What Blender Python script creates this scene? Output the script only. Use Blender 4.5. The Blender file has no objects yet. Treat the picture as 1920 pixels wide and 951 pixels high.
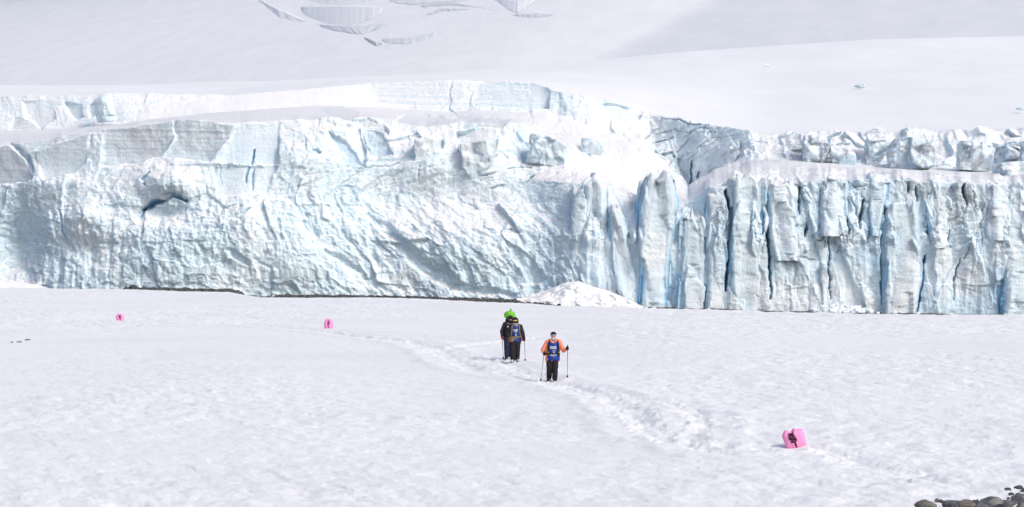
import bpy, math, random
import numpy as np
from mathutils import Vector, Matrix

# ------------------------------------------------------------------ camera, sky, sun, exposure
F = 5333.0            # focal length in photo pixels (1920 wide)
HOR = 418.0           # photo row of the horizon
ZC = 5.3              # camera height over the snow
sc = bpy.context.scene
cam_d = bpy.data.cameras.new('camera'); cam = bpy.data.objects.new('camera', cam_d)
sc.collection.objects.link(cam)
cam.location = (0, 0, ZC)
cam.rotation_euler = (math.radians(90) - math.atan((475.5 - HOR) / F), 0, 0)
cam_d.sensor_width = 36; cam_d.lens = 36 * F / 1920
cam_d.clip_start = 0.5; cam_d.clip_end = 20000
sc.camera = cam

SUN_EL = math.radians(40); SUN_AZ = math.radians(136)     # azimuth clockwise from +Y (view direction): right, a little behind the camera
sdir = Vector((math.sin(SUN_AZ) * math.cos(SUN_EL), math.cos(SUN_AZ) * math.cos(SUN_EL), math.sin(SUN_EL)))
world = bpy.data.worlds.new('World'); sc.world = world; world.use_nodes = True
wn = world.node_tree; wn.nodes.clear()
sky = wn.nodes.new('ShaderNodeTexSky'); sky.sky_type = 'NISHITA'; sky.sun_disc = False
sky.sun_elevation = SUN_EL; sky.sun_rotation = SUN_AZ
sky.air_density = 1.0; sky.dust_density = 3.6; sky.ozone_density = 1.0; sky.altitude = 0
bg = wn.nodes.new('ShaderNodeBackground'); bg.inputs[1].default_value = 0.15
wo = wn.nodes.new('ShaderNodeOutputWorld')
wn.links.new(sky.outputs[0], bg.inputs[0]); wn.links.new(bg.outputs[0], wo.inputs[0])
sun_d = bpy.data.lights.new('sun', 'SUN'); sun_d.energy = 1.25; sun_d.angle = math.radians(10); sun_d.color = (1.0, 0.975, 0.95)
sun = bpy.data.objects.new('sun', sun_d); sc.collection.objects.link(sun)
sun.rotation_euler = (-sdir).to_track_quat('-Z', 'Y').to_euler()
sun.location = (60, -40, 80)
vs = sc.view_settings
vs.view_transform = 'Standard'; vs.look = 'None'; vs.gamma = 1.0; vs.use_curve_mapping = False
vs.exposure = 0.07
try:
    sc.cycles.max_bounces = 8; sc.cycles.diffuse_bounces = 5
except Exception: pass

# ------------------------------------------------------------------ numeric helpers
def P(px, py, D):
    return np.array([(px - 960) / F * D, D, ZC - (py - HOR) / F * D])
def hash3(ix, iy, iz, seed):
    h = (ix.astype(np.uint32) * np.uint32(73856093)) ^ (iy.astype(np.uint32) * np.uint32(19349663)) ^ (iz.astype(np.uint32) * np.uint32(83492791)) ^ np.uint32((seed * 2654435761) & 0xffffffff)
    h ^= h >> np.uint32(15); h *= np.uint32(2246822519); h ^= h >> np.uint32(13); h *= np.uint32(3266489917); h ^= h >> np.uint32(16)
    return h
def perlin(x, y, z, seed=0):
    x = np.asarray(x, np.float32); y = np.asarray(y, np.float32); z = np.asarray(z, np.float32)
    x, y, z = np.broadcast_arrays(x, y, z)
    fx = np.floor(x); fy = np.floor(y); fz = np.floor(z)
    ix = fx.astype(np.int32); iy = fy.astype(np.int32); iz = fz.astype(np.int32)
    dx = x - fx; dy = y - fy; dz = z - fz
    u = dx*dx*dx*(dx*(dx*6-15)+10); v = dy*dy*dy*(dy*(dy*6-15)+10); w = dz*dz*dz*(dz*(dz*6-15)+10)
    out = 0
    for a in (0, 1):
        for b in (0, 1):
            for c in (0, 1):
                h = hash3(ix + a, iy + b, iz + c, seed)
                g = ((h & 255).astype(np.float32) / 127.5 - 1) * (dx - a) + (((h >> np.uint32(8)) & 255).astype(np.float32) / 127.5 - 1) * (dy - b) + (((h >> np.uint32(16)) & 255).astype(np.float32) / 127.5 - 1) * (dz - c)
                out = out + g * (u if a else 1 - u) * (v if b else 1 - v) * (w if c else 1 - w)
    return out * 1.1
def fbm(x, y, z, octv=4, seed=0, gain=.5):
    s = 0; a = 1; f = 1
    for o in range(octv):
        s = s + a * perlin(x * f, y * f, z * f, seed + o * 17); a *= gain; f *= 2.03
    return s
def ridged(x, y, z, octv=4, seed=0, gain=.5):
    s = 0; a = 1; f = 1
    for o in range(octv):
        s = s + a * (0.55 - np.abs(perlin(x * f, y * f, z * f, seed + o * 13)) * 1.8); a *= gain; f *= 2.07
    return s
def facets(x, y, z, seed=0, flat=.9, tilt=.9):
    """broken-block relief: every Voronoi cell is a tilted plane of its own"""
    x = np.asarray(x, np.float32); y = np.asarray(y, np.float32); z = np.asarray(z, np.float32)
    bx = np.floor(x - .5).astype(np.int32); by = np.floor(y - .5).astype(np.int32); bz = np.floor(z - .5).astype(np.int32)
    best = np.full(x.shape, 1e9, np.float32); val = np.zeros(x.shape, np.float32)
    for a in (0, 1):
        for b in (0, 1):
            for c in (0, 1):
                cx = bx + a; cy = by + b; cz = bz + c
                h = hash3(cx, cy, cz, seed); h2 = hash3(cx, cy, cz, seed + 7)
                ox = cx + .5 + ((h & 255) / 255. - .5) * .8; oy = cy + .5 + (((h >> np.uint32(8)) & 255) / 255. - .5) * .8; oz = cz + .5 + (((h >> np.uint32(16)) & 255) / 255. - .5) * .8
                ddx = x - ox; ddy = y - oy; ddz = z - oz
                d = ddx**2 + ddy**2 + ddz**2
                v = flat * ((h >> np.uint32(24)) / 255. - .5) + tilt * (ddx * ((h2 & 255) / 127.5 - 1) + ddy * (((h2 >> np.uint32(8)) & 255) / 127.5 - 1) + ddz * (((h2 >> np.uint32(16)) & 255) / 127.5 - 1))
                m = d < best
                best = np.where(m, d, best); val = np.where(m, v, val)
    return val
def creased(x, y, z, seed=0, tilt=.9, k=1.5, r=.7):
    """upper envelope of tilted planes: continuous broken faces that meet in sharp creases"""
    x = np.asarray(x, np.float32); y = np.asarray(y, np.float32) + 0 * x; z = np.asarray(z, np.float32) + 0 * x
    bx = np.floor(x - .5).astype(np.int32); by = np.floor(y - .5).astype(np.int32); bz = np.floor(z - .5).astype(np.int32)
    val = np.full(x.shape, -1e9, np.float32)
    for a in (0, 1):
        for b in (0, 1):
            for c in (0, 1):
                cx = bx + a; cy = by + b; cz = bz + c
                h = hash3(cx, cy, cz, seed); h2 = hash3(cx, cy, cz, seed + 7)
                dx = x - (cx + .5 + ((h & 255) / 255. - .5) * .8); dy = y - (cy + .5 + (((h >> np.uint32(8)) & 255) / 255. - .5) * .8); dz = z - (cz + .5 + (((h >> np.uint32(16)) & 255) / 255. - .5) * .8)
                v = r * ((h >> np.uint32(24)) / 255. - .5) + tilt * (dx * ((h2 & 255) / 127.5 - 1) + dy * (((h2 >> np.uint32(8)) & 255) / 127.5 - 1) + dz * (((h2 >> np.uint32(16)) & 255) / 127.5 - 1)) - k * np.sqrt(dx * dx + dy * dy + dz * dz + .05)
                val = np.maximum(val, v)
    return val + .75
def table(px, pts):
    a = np.array(pts, float)
    return np.interp(px, a[:, 0], a[:, 1])
def seg_dist(px, py, poly):
    """distance to a polyline and the running parameter 0..1"""
    best = np.full(px.shape, 1e9); tt = np.zeros(px.shape)
    n = len(poly) - 1
    for i in range(n):
        (x0, y0), (x1, y1) = poly[i], poly[i + 1]
        dx, dy = x1 - x0, y1 - y0; L = dx*dx + dy*dy + 1e-9
        t = np.clip(((px - x0) * dx + (py - y0) * dy) / L, 0, 1)
        d = np.hypot(px - x0 - t * dx, py - y0 - t * dy)
        m = d < best; best = np.where(m, d, best); tt = np.where(m, (i + t) / n, tt)
    return best, tt
def poly_sd(px, py, poly):
    """signed distance to a polygon (negative inside)"""
    d, _ = seg_dist(px, py, list(poly) + [poly[0]])
    inside = np.zeros(px.shape, bool); n = len(poly)
    for i in range(n):
        (x0, y0), (x1, y1) = poly[i], poly[(i + 1) % n]
        c = ((y0 > py) != (y1 > py)) & (px < (x1 - x0) * (py - y0) / (y1 - y0 + 1e-9) + x0)
        inside ^= c
    return np.where(inside, -d, d)
def sstep(e0, e1, x):
    t = np.clip((x - e0) / (e1 - e0), 0, 1); return t * t * (3 - 2 * t)

# ------------------------------------------------------------------ object helpers
COL = sc.collection
def tag(o, label=None, cat=None, group=None, kind=None):
    if label: o['label'] = label
    if cat: o['category'] = cat
    if group: o['group'] = group
    if kind: o['kind'] = kind
    return o
def empty(name, loc=(0, 0, 0), rz=0):
    o = bpy.data.objects.new(name, None); COL.objects.link(o); o.location = loc; o.rotation_euler = (0, 0, rz)
    o.empty_display_size = .2
    return o
def mesh_obj(name, co, faces, mat, parent=None, smooth=True, attr=None, origin=None):
    """co (n,3) array; faces: (m,3|4) index array or list of lists"""
    co = np.asarray(co, np.float32)
    if origin is not None: co = co - np.asarray(origin, np.float32)
    me = bpy.data.meshes.new(name)
    if isinstance(faces, np.ndarray):
        k = faces.shape[1]; m = faces.shape[0]
        me.vertices.add(len(co)); me.vertices.foreach_set('co', co.ravel())
        me.loops.add(m * k); me.loops.foreach_set('vertex_index', faces.astype(np.int32).ravel())
        me.polygons.add(m); me.polygons.foreach_set('loop_start', np.arange(0, m * k, k, dtype=np.int32))
        try: me.polygons.foreach_set('loop_total', np.full(m, k, np.int32))
        except Exception: pass
        me.update(calc_edges=True)
    else:
        me.from_pydata(co.tolist(), [], faces)
    me.polygons.foreach_set('use_smooth', np.full(len(me.polygons), smooth, bool))
    if attr is not None:
        a = me.attributes.new('ice', 'FLOAT_COLOR', 'POINT')
        a.data.foreach_set('color', np.concatenate([np.clip(attr, 0, 1), np.ones((len(co), 1))], 1).astype(np.float32).ravel())
    me.validate()
    me.materials.append(mat)
    o = bpy.data.objects.new(name, me); COL.objects.link(o)
    if origin is not None: o.location = origin
    if parent: o.parent = parent
    return o
def grid_faces(nr, nc, wrap=False):
    i = np.arange(nr - 1)[:, None]; j = np.arange(nc if wrap else nc - 1)[None, :]
    j2 = (j + 1) % nc
    return np.stack([(i * nc + j), (i * nc + j2), ((i + 1) * nc + j2), ((i + 1) * nc + j)], -1).reshape(-1, 4)

# ------------------------------------------------------------------ materials
def new_mat(name, rough=.6, spec=.3):
    m = bpy.data.materials.new(name); m.use_nodes = True
    b = m.node_tree.nodes['Principled BSDF']
    b.inputs['Roughness'].default_value = rough; b.inputs['Specular IOR Level'].default_value = spec
    return m, m.node_tree, b
class N:
    def __init__(s, nt): s.nt = nt
    def add(s, t, **kw):
        n = s.nt.nodes.new(t)
        for k, v in kw.items(): setattr(n, k, v)
        return n
    def link(s, a, b): s.nt.links.new(a, b)
    def set(s, sock, v):
        if hasattr(v, 'is_linked') or isinstance(v, bpy.types.NodeSocket): s.link(v, sock)
        else: sock.default_value = v
    def math(s, op, a, b=0.0, clamp=False):
        n = s.add('ShaderNodeMath', operation=op); n.use_clamp = clamp
        s.set(n.inputs[0], a); s.set(n.inputs[1], b); return n.outputs[0]
    def mix(s, f, a, b):
        n = s.add('ShaderNodeMix', data_type='RGBA'); s.set(n.inputs[0], f); s.set(n.inputs[6], a); s.set(n.inputs[7], b); return n.outputs[2]
    def pos(s): return s.add('ShaderNodeNewGeometry').outputs['Position']
    def mapping(s, v, scale=(1, 1, 1), rot=(0, 0, 0)):
        n = s.add('ShaderNodeMapping'); s.link(v, n.inputs[0]); n.inputs['Scale'].default_value = scale; n.inputs['Rotation'].default_value = rot; return n.outputs[0]
    def noise(s, v, scale, detail=4, rough=.55, dist=0):
        n = s.add('ShaderNodeTexNoise'); s.link(v, n.inputs['Vector']); n.inputs['Scale'].default_value = scale; n.inputs['Detail'].default_value = detail; n.inputs['Roughness'].default_value = rough; n.inputs['Distortion'].default_value = dist; return n.outputs[0]
    def ramp(s, f, lo, hi):
        n = s.add('ShaderNodeMapRange'); n.interpolation_type = 'SMOOTHSTEP'; s.link(f, n.inputs[0]); n.inputs[1].default_value = lo; n.inputs[2].default_value = hi; return n.outputs[0]
    def bump(s, h, strength, dist, nrm=None):
        n = s.add('ShaderNodeBump'); n.inputs['Strength'].default_value = strength; n.inputs['Distance'].default_value = dist; s.link(h, n.inputs['Height'])
        if nrm is not None: s.link(nrm, n.inputs['Normal'])
        return n.outputs[0]
def C4(r, g, b): return (r, g, b, 1)

def mat_snow(name='snow', col=(.905, .907, .915), bump1=.5):
    m, nt, b = new_mat(name, .75, .15); n = N(nt); p = n.pos()
    n1 = n.noise(n.mapping(p, (1, .45, 1), (0, 0, .25)), 1.6, 5, .6)
    n2 = n.noise(p, 9, 4, .65)
    n3 = n.noise(p, .12, 3, .5)
    c = n.mix(n.ramp(n3, .4, .65), C4(*col), C4(col[0] * .965, col[1] * .965, col[2] * .965))
    c = n.mix(n.ramp(n1, .52, .75), c, C4(.925, .925, .92))
    n.link(c, b.inputs['Base Color'])
    n4 = n.noise(n.mapping(p, (1, .6, 1)), 28, 4, .7)
    h = n.math('ADD', n.math('ADD', n.math('MULTIPLY', n1, .8), n.math('MULTIPLY', n2, .5)), n.math('MULTIPLY', n4, .22))
    n.link(n.bump(h, bump1, .12), b.inputs['Normal'])
    return m
def mat_far_snow():
    m, nt, b = new_mat('firn_snow', .8, .1); n = N(nt); p = n.pos()
    n1 = n.noise(n.mapping(p, (1, .3, 1)), .05, 6, .55)
    c = n.mix(n.ramp(n1, .35, .7), C4(.86, .87, .885), C4(.90, .905, .92))
    n.link(c, b.inputs['Base Color'])
    n.link(n.bump(n1, .25, 2.0), b.inputs['Normal'])
    return m
def mat_ice():
    m, nt, b = new_mat('glacier_ice', .6, .25); n = N(nt); p = n.pos()
    b.subsurface_method = 'BURLEY'; b.inputs['Subsurface Weight'].default_value = .6; b.inputs['Subsurface Radius'].default_value = (.4, .75, 1.0); b.inputs['Subsurface Scale'].default_value = .22
    at = n.add('ShaderNodeAttribute', attribute_name='ice'); sp = n.add('ShaderNodeSeparateColor'); n.link(at.outputs['Color'], sp.inputs[0])
    dense_and_shade, dirt, strata = sp.outputs[0], sp.outputs[1], sp.outputs[2]  # first channel: clear ice, and blue cleft light and shade painted as colour
    geo = n.add('ShaderNodeNewGeometry'); sx = n.add('ShaderNodeSeparateXYZ'); n.link(geo.outputs['Normal'], sx.inputs[0])
    pz = n.add('ShaderNodeSeparateXYZ'); n.link(p, pz.inputs[0])
    big = n.noise(p, .11, 4, .55); med = n.noise(n.mapping(p, (1, 1, .35)), .55, 5, .6, .6); fin = n.noise(p, 2.4, 5, .65)
    white = C4(.80, .855, .895); pale = C4(.68, .80, .87); blue = C4(.46, .68, .84); deep = C4(.17, .45, .72)
    c = n.mix(n.ramp(big, .32, .58), white, pale)
    c = n.mix(n.math('MULTIPLY', n.ramp(med, .50, .72), .75), c, pale)
    # veins of clear bubble-free ice
    v = n.noise(n.mapping(p, (1, 1, .10)), .8, 4, .55, .8)
    c = n.mix(n.math('MULTIPLY', n.ramp(v, .60, .72), .30), c, blue)
    d1 = n.math('MULTIPLY', dense_and_shade, n.math('ADD', .75, n.math('MULTIPLY', med, .5)), True)
    c = n.mix(n.math('MULTIPLY', n.ramp(d1, .0, .55), .9), c, blue)
    c = n.mix(n.ramp(d1, .45, 1.05), c, deep)
    # refrozen crust, white granular
    c = n.mix(n.math('MULTIPLY', n.ramp(fin, .55, .75), .5), c, C4(.86, .885, .905))
    # ash layers: thin bands following the bedding
    zz = n.math('ADD', pz.outputs[2], n.math('MULTIPLY', n.noise(p, .05, 2), 6.0))
    zz = n.math('ADD', zz, n.math('MULTIPLY', pz.outputs[0], .035))
    comb = n.add('ShaderNodeCombineXYZ'); n.link(zz, comb.inputs[2]); n.link(n.math('MULTIPLY', pz.outputs[0], .03), comb.inputs[0])
    band = n.noise(comb.outputs[0], 1.9, 6, .7)
    c = n.mix(n.math('MULTIPLY', n.math('MULTIPLY', n.ramp(band, .5, .66), strata), .55), c, C4(.62, .61, .63))
    c = n.mix(n.math('MULTIPLY', strata, .30), c, C4(.76, .76, .80))
    # wind-blown ash, in patches of their own shape
    gr = n.noise(n.mapping(p, (1, 1, 1.6)), 1.3, 6, .75)
    dd = n.math('MULTIPLY', dirt, n.ramp(gr, .30, .62))
    c = n.mix(n.math('MULTIPLY', dd, .8), c, C4(.235, .235, .255))
    # fresh snow lying on the ledges
    up = n.math('MULTIPLY', n.ramp(n.math('ADD', sx.outputs[2], n.math('MULTIPLY', n.math('SUBTRACT', fin, .5), .35)), .50, .78), n.math('SUBTRACT', 1.0, n.math('MULTIPLY', dirt, .8), True))
    c = n.mix(up, c, C4(.90, .905, .92))
    n.link(c, b.inputs['Base Color'])
    f2 = n.noise(n.mapping(p, (1, 1, .6)), 4.5, 6, .7)
    f3 = n.noise(n.mapping(p, (1, 1, .12)), 2.2, 5, .65)
    n.link(n.bump(n.math('ADD', n.math('ADD', fin, f2), n.math('MULTIPLY', f3, .8)), .6, .25), b.inputs['Normal'])
    return m
def mat_plain(name, col, rough=.7, var=.25, scale=30, spec=.3, bump=.2, metal=0):
    m, nt, b = new_mat(name, rough, spec); n = N(nt)
    tc = n.add('ShaderNodeTexCoord').outputs['Object']
    f = n.noise(tc, scale, 4, .6)
    c = n.mix(f, C4(*[max(0, k * (1 - var)) for k in col]), C4(*[min(1, k * (1 + var)) for k in col]))
    n.link(c, b.inputs['Base Color']); b.inputs['Metallic'].default_value = metal
    if bump: n.link(n.bump(f, bump, .02), b.inputs['Normal'])
    return m
def mat_rock(name, c1, c2):
    m, nt, b = new_mat(name, .8, .3); n = N(nt); p = n.pos()
    a = n.noise(p, 6, 6, .7, .5); d = n.noise(p, 40, 4, .7)
    c = n.mix(n.ramp(a, .35, .65), C4(*c1), C4(*c2))
    c = n.mix(n.math('MULTIPLY', n.ramp(d, .55, .75), .5), c, C4(*[k * 1.7 for k in c2]))
    n.link(c, b.inputs['Base Color']); n.link(n.bump(n.math('ADD', a, n.math('MULTIPLY', d, .3)), .6, .04), b.inputs['Normal'])
    return m
M_SNOW = mat_snow(); M_FIRN = mat_far_snow(); M_ICE = mat_ice()

# ------------------------------------------------------------------ snow field
def Dflat(py): return F * ZC / (py - HOR)
def G(px, py):                       # photo pixel -> flat snow (x, y)
    D = Dflat(py); return ((px - 960) / F * D, D)
TRACKS = [
    ([(-300, 600), (0, 602), (230, 607), (450, 608), (540, 616), (620, 624), (700, 634), (770, 642), (815, 655), (840, 672), (880, 690), (950, 703), (1030, 716), (1110, 735), (1170, 758), (1205, 785), (1222, 812), (1262, 836), (1340, 842)], 1.0, 1.0),
    ([(800, 664), (850, 655), (905, 646), (960, 641), (1010, 634)], .7, .6),
    ([(845, 680), (900, 672), (950, 684), (985, 700), (1020, 712)], .9, .9),
    ([(1150, 745), (1230, 752), (1300, 770), (1320, 800), (1290, 830), (1350, 850), (1470, 842)], .9, .8),
    ([(1300, 835), (1420, 838), (1540, 846), (1610, 866), (1680, 885), (1750, 908)], .8, .6),
]
EDGE = [(-1500, 245), (-600, 235), (0, 230), (225, 226), (245, 222), (430, 217), (490, 203), (800, 196), (1000, 184.5), (1200, 174), (1500, 166.5), (1920, 161), (2500, 155), (3500, 150)]
def snow_h(x, y):
    x = np.asarray(x, float); y = np.asarray(y, float)
    px = 960 + x / np.maximum(y, 5) * F
    far = sstep(40, 20, np.abs(y - 110) - 80)
    h = .10 * perlin(x * .06, y * .03, 0, 3) + .05 * perlin(x * .22, y * .1, 0, 5)
    # wind-scoured ripples, in patches
    msk = sstep(-.25, .3, fbm(x * .05 + 3, y * .022, 0, 2, 11) + .25 * sstep(70, 55, y) + .2 * sstep(2, 8, x) - .1)
    xs = x * .9 + y * .25
    rip = ridged(xs * .55, y * .33, 0, 4, 21) * .5 + fbm(xs * 1.9, y * 1.1, 0, 3, 31, .6) * .45 + .25 * creased(xs * 1.5, y * .9, 0 * x, 33, 1.0, 1.0)
    h = h + (.030 + .11 * msk) * rip
    # the trodden trail
    tr = 0; dep = 0
    for pts, w, s in TRACKS:
        d, _ = seg_dist(x, y, [G(*p) for p in pts])
        d = d + .35 * fbm(x * .8, y * .4, 0, 2, 41)
        k = sstep(.95 * w, .35 * w, d) * s
        tr = np.maximum(tr, k); dep = np.maximum(dep, sstep(.55 * w, .1, d) * s)
        h = h + .05 * s * np.exp(-((d - 1.2 * w) / .35) ** 2)
    lump = .9 * facets(x * 3.0, y * 1.9, np.zeros_like(x), 51, 1.0, .8) + .5 * fbm(x * 4.2, y * 2.4, 0, 2, 61) - .5 * creased(x * 1.9, y * 1.4, np.zeros_like(x), 63, .8, 1.3)
    h = h - .07 * dep + tr * .058 * lump
    # the bank falls away to the shore
    e = table(px, EDGE) + 1.2 * perlin(x * .15, 0, 0, 71)
    h = h - 5.6 * sstep(0, 16, y - e) - .02 * np.maximum(0, y - e)
    return h
def snow_z(x, y): return float(snow_h(np.array([x]), np.array([y]))[0])
def build_snow():
    s = np.concatenate([np.linspace(-3500, -260, 50)[:-1], np.linspace(-260, 2180, 800), np.linspace(2180, 5400, 50)[1:]])
    D = np.concatenate([np.linspace(-30, 46, 20)[:-1], np.exp(np.linspace(np.log(46), np.log(250), 560)), [280, 320]])
    S, DD = np.meshgrid(s, D)
    X = (S - 960) / F * np.maximum(DD, 46) ; Y = DD
    Z = snow_h(X, Y)
    co = np.stack([X, Y, Z], -1).reshape(-1, 3)
    o = mesh_obj('snow_field', co, grid_faces(len(D), len(s)), M_SNOW)
    return tag(o, 'broad white wind-rippled snow field crossed by a trodden trail', 'snow', kind='structure')
build_snow()

# ------------------------------------------------------------------ the glacier body
PYB = [(-1500, 520), (-400, 530), (0, 536), (80, 545), (225, 545), (238, 539), (440, 543), (455, 551), (480, 557), (530, 553), (600, 553), (850, 558), (1000, 563), (1100, 573), (1500, 584), (1920, 591), (3400, 609)]
D0T = [(-1500, 420), (-400, 385), (0, 368), (200, 362), (450, 358), (700, 358), (1000, 352), (1060, 348), (1100, 346), (1200, 345), (1500, 343), (1920, 340), (3400, 328)]
DCOL = [(1040, 345), (1200, 343), (1500, 341), (1920, 338), (2400, 335)]
def pyb(px): return table(px, PYB)
def d0(px): return table(px, D0T)
def base_z(px): return ZC - (pyb(px) - HOR) / F * d0(px)
RAILS = [   # photo row, depth behind the foot of the cliff, roughness, strata, clear ice
    dict(py=[(0, 0)], rel=26, D=[(0, -.5), (1040, -.5), (1080, 1.5), (1920, 1.5)], a=[(0, .8)], st=[(0, 0)]),
    dict(py=[(0, 0)], rel=0, D=[(0, 0), (1040, 0), (1080, 1.0), (1310, .6), (1340, -.6), (1920, -.6)], a=[(0, .75), (1040, .75), (1100, .9)], st=[(0, 0)]),
    dict(py=[(-1500, 440), (0, 440), (250, 435), (500, 430), (800, 440), (1000, 450), (1920, 470)], D=[(0, 2.2), (300, 1.2), (560, 1.5), (800, 3.2), (1040, 4), (1080, 2.4), (1310, 1.8), (1340, .2), (1920, .2)], a=[(0, .85), (1040, .85), (1100, 1)], st=[(0, 0)]),
    dict(py=[(-1500, 370), (-400, 360), (0, 352), (100, 340), (180, 326), (250, 330), (330, 318), (400, 312), (520, 312), (600, 300), (700, 318), (800, 320), (900, 332), (1000, 342), (1070, 348), (1140, 350), (1200, 376), (1290, 384), (1330, 352), (1400, 345), (1600, 342), (1920, 346)], D=[(0, 5.5), (560, 4.5), (1040, 9), (1080, 8), (1290, 7), (1335, 2.0), (1920, 2.0)], a=[(0, .8), (400, .7), (560, 1), (1080, .8), (1120, .4), (1300, .5), (1340, .9), (1920, .9)], st=[(0, .2), (560, .15), (600, 0)]),
    dict(py=[(-1500, 295), (-400, 285), (0, 275), (100, 262), (170, 248), (240, 239), (330, 231), (440, 232), (560, 226), (650, 226), (720, 224), (800, 242), (900, 230), (980, 236), (1040, 275), (1100, 305), (1150, 335), (1200, 364), (1290, 374), (1330, 340), (1400, 322), (1500, 320), (1600, 324), (1920, 332)], D=[(0, 8), (560, 9), (1040, 17), (1100, 18), (1290, 18), (1330, 11), (1920, 10)], a=[(0, .25), (560, .35), (620, .8), (1040, .7), (1090, .55), (1290, .5), (1330, .5), (1920, .6)], st=[(0, .9), (440, .9), (470, .35), (560, .3), (620, .1), (1000, 0)]),
    dict(py=[(-1500, 275), (0, 256), (170, 240), (330, 222), (500, 213), (650, 214), (800, 226), (900, 219), (1000, 230), (1060, 248), (1120, 265), (1180, 278), (1215, 296), (1290, 355), (1340, 328), (1420, 308), (1520, 308), (1700, 318), (1920, 324)], D=[(0, 30), (560, 32), (1000, 36), (1040, 40), (1130, 41), (1215, 41), (1290, 36), (1420, 27), (1920, 28)], a=[(0, .08), (560, .1), (640, .5), (1000, .5), (1060, .55), (1290, .45), (1340, .25), (1920, .3)], st=[(0, .0)]),
    dict(py=[(-1500, 260), (0, 244), (150, 240), (250, 228), (400, 212), (600, 198), (700, 201), (850, 210), (900, 207), (1030, 213), (1080, 228), (1130, 243), (1200, 266), (1240, 292), (1290, 348), (1340, 320), (1420, 298), (1520, 302), (1700, 313), (1920, 320)], D=[(0, 42), (1000, 46), (1040, 49), (1130, 49), (1215, 48), (1300, 43), (1420, 34), (1500, 33), (1920, 34)], a=[(0, .28), (380, .28), (430, .12), (840, .12), (880, .3), (1080, .7), (1140, .5), (1200, .8), (1420, .9), (1470, 1.1), (1920, 1.2)], st=[(0, .15), (420, .4), (1040, .25), (1200, .35), (1420, .35), (1460, .2), (1920, .2)]),
    dict(py=[(-1500, 190), (0, 182), (150, 181), (200, 176), (400, 178), (420, 180), (560, 169), (700, 156), (850, 150), (1000, 157), (1060, 177), (1120, 186), (1180, 200), (1215, 218), (1300, 229), (1340, 240), (1400, 250), (1440, 256), (1480, 255), (1500, 251), (1700, 248), (1920, 242), (3400, 230)], D=[(0, 47), (1040, 50), (1130, 53), (1215, 54), (1300, 48), (1420, 40), (1500, 38), (1920, 40)], a=[(0, .25), (380, .25), (430, .08), (840, .08), (880, .25), (1060, .7), (1140, .5), (1200, .5), (1420, .6), (1470, .8), (1920, .9)], st=[(0, .15), (420, .4), (850, .4), (1040, .3), (1200, .5), (1420, .4), (1460, .2), (1920, .25)]),
    dict(py='crest', D='crest', a=[(0, .03)], st=[(0, 0)]),
    dict(py=[(-1500, 176), (0, 170), (400, 168), (700, 149), (850, 144.5), (1000, 146), (1200, 165), (1400, 185), (1600, 182), (1920, 172)], D=[(0, 150)], a=[(0, .02)], st=[(0, 0)]),
    dict(py=[(-1500, 170), (0, 161), (300, 158), (500, 152), (700, 143.5), (900, 131), (1000, 124), (1200, 104), (1400, 89), (1600, 76), (1920, 68), (3400, 50)], D=[(0, 520)], a=[(0, .0)], st=[(0, 0)]),
    dict(py=[(-1500, 185), (0, 176), (300, 173), (500, 167), (700, 158), (900, 146), (1000, 139), (1200, 119), (1400, 104), (1600, 91), (1920, 83), (3400, 65)], D=[(0, 720)], a=[(0, 0)], st=[(0, 0)]),
]
NROW = [8, 95, 95, 62, 26, 16, 62, 6, 24, 20, 5]
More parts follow.
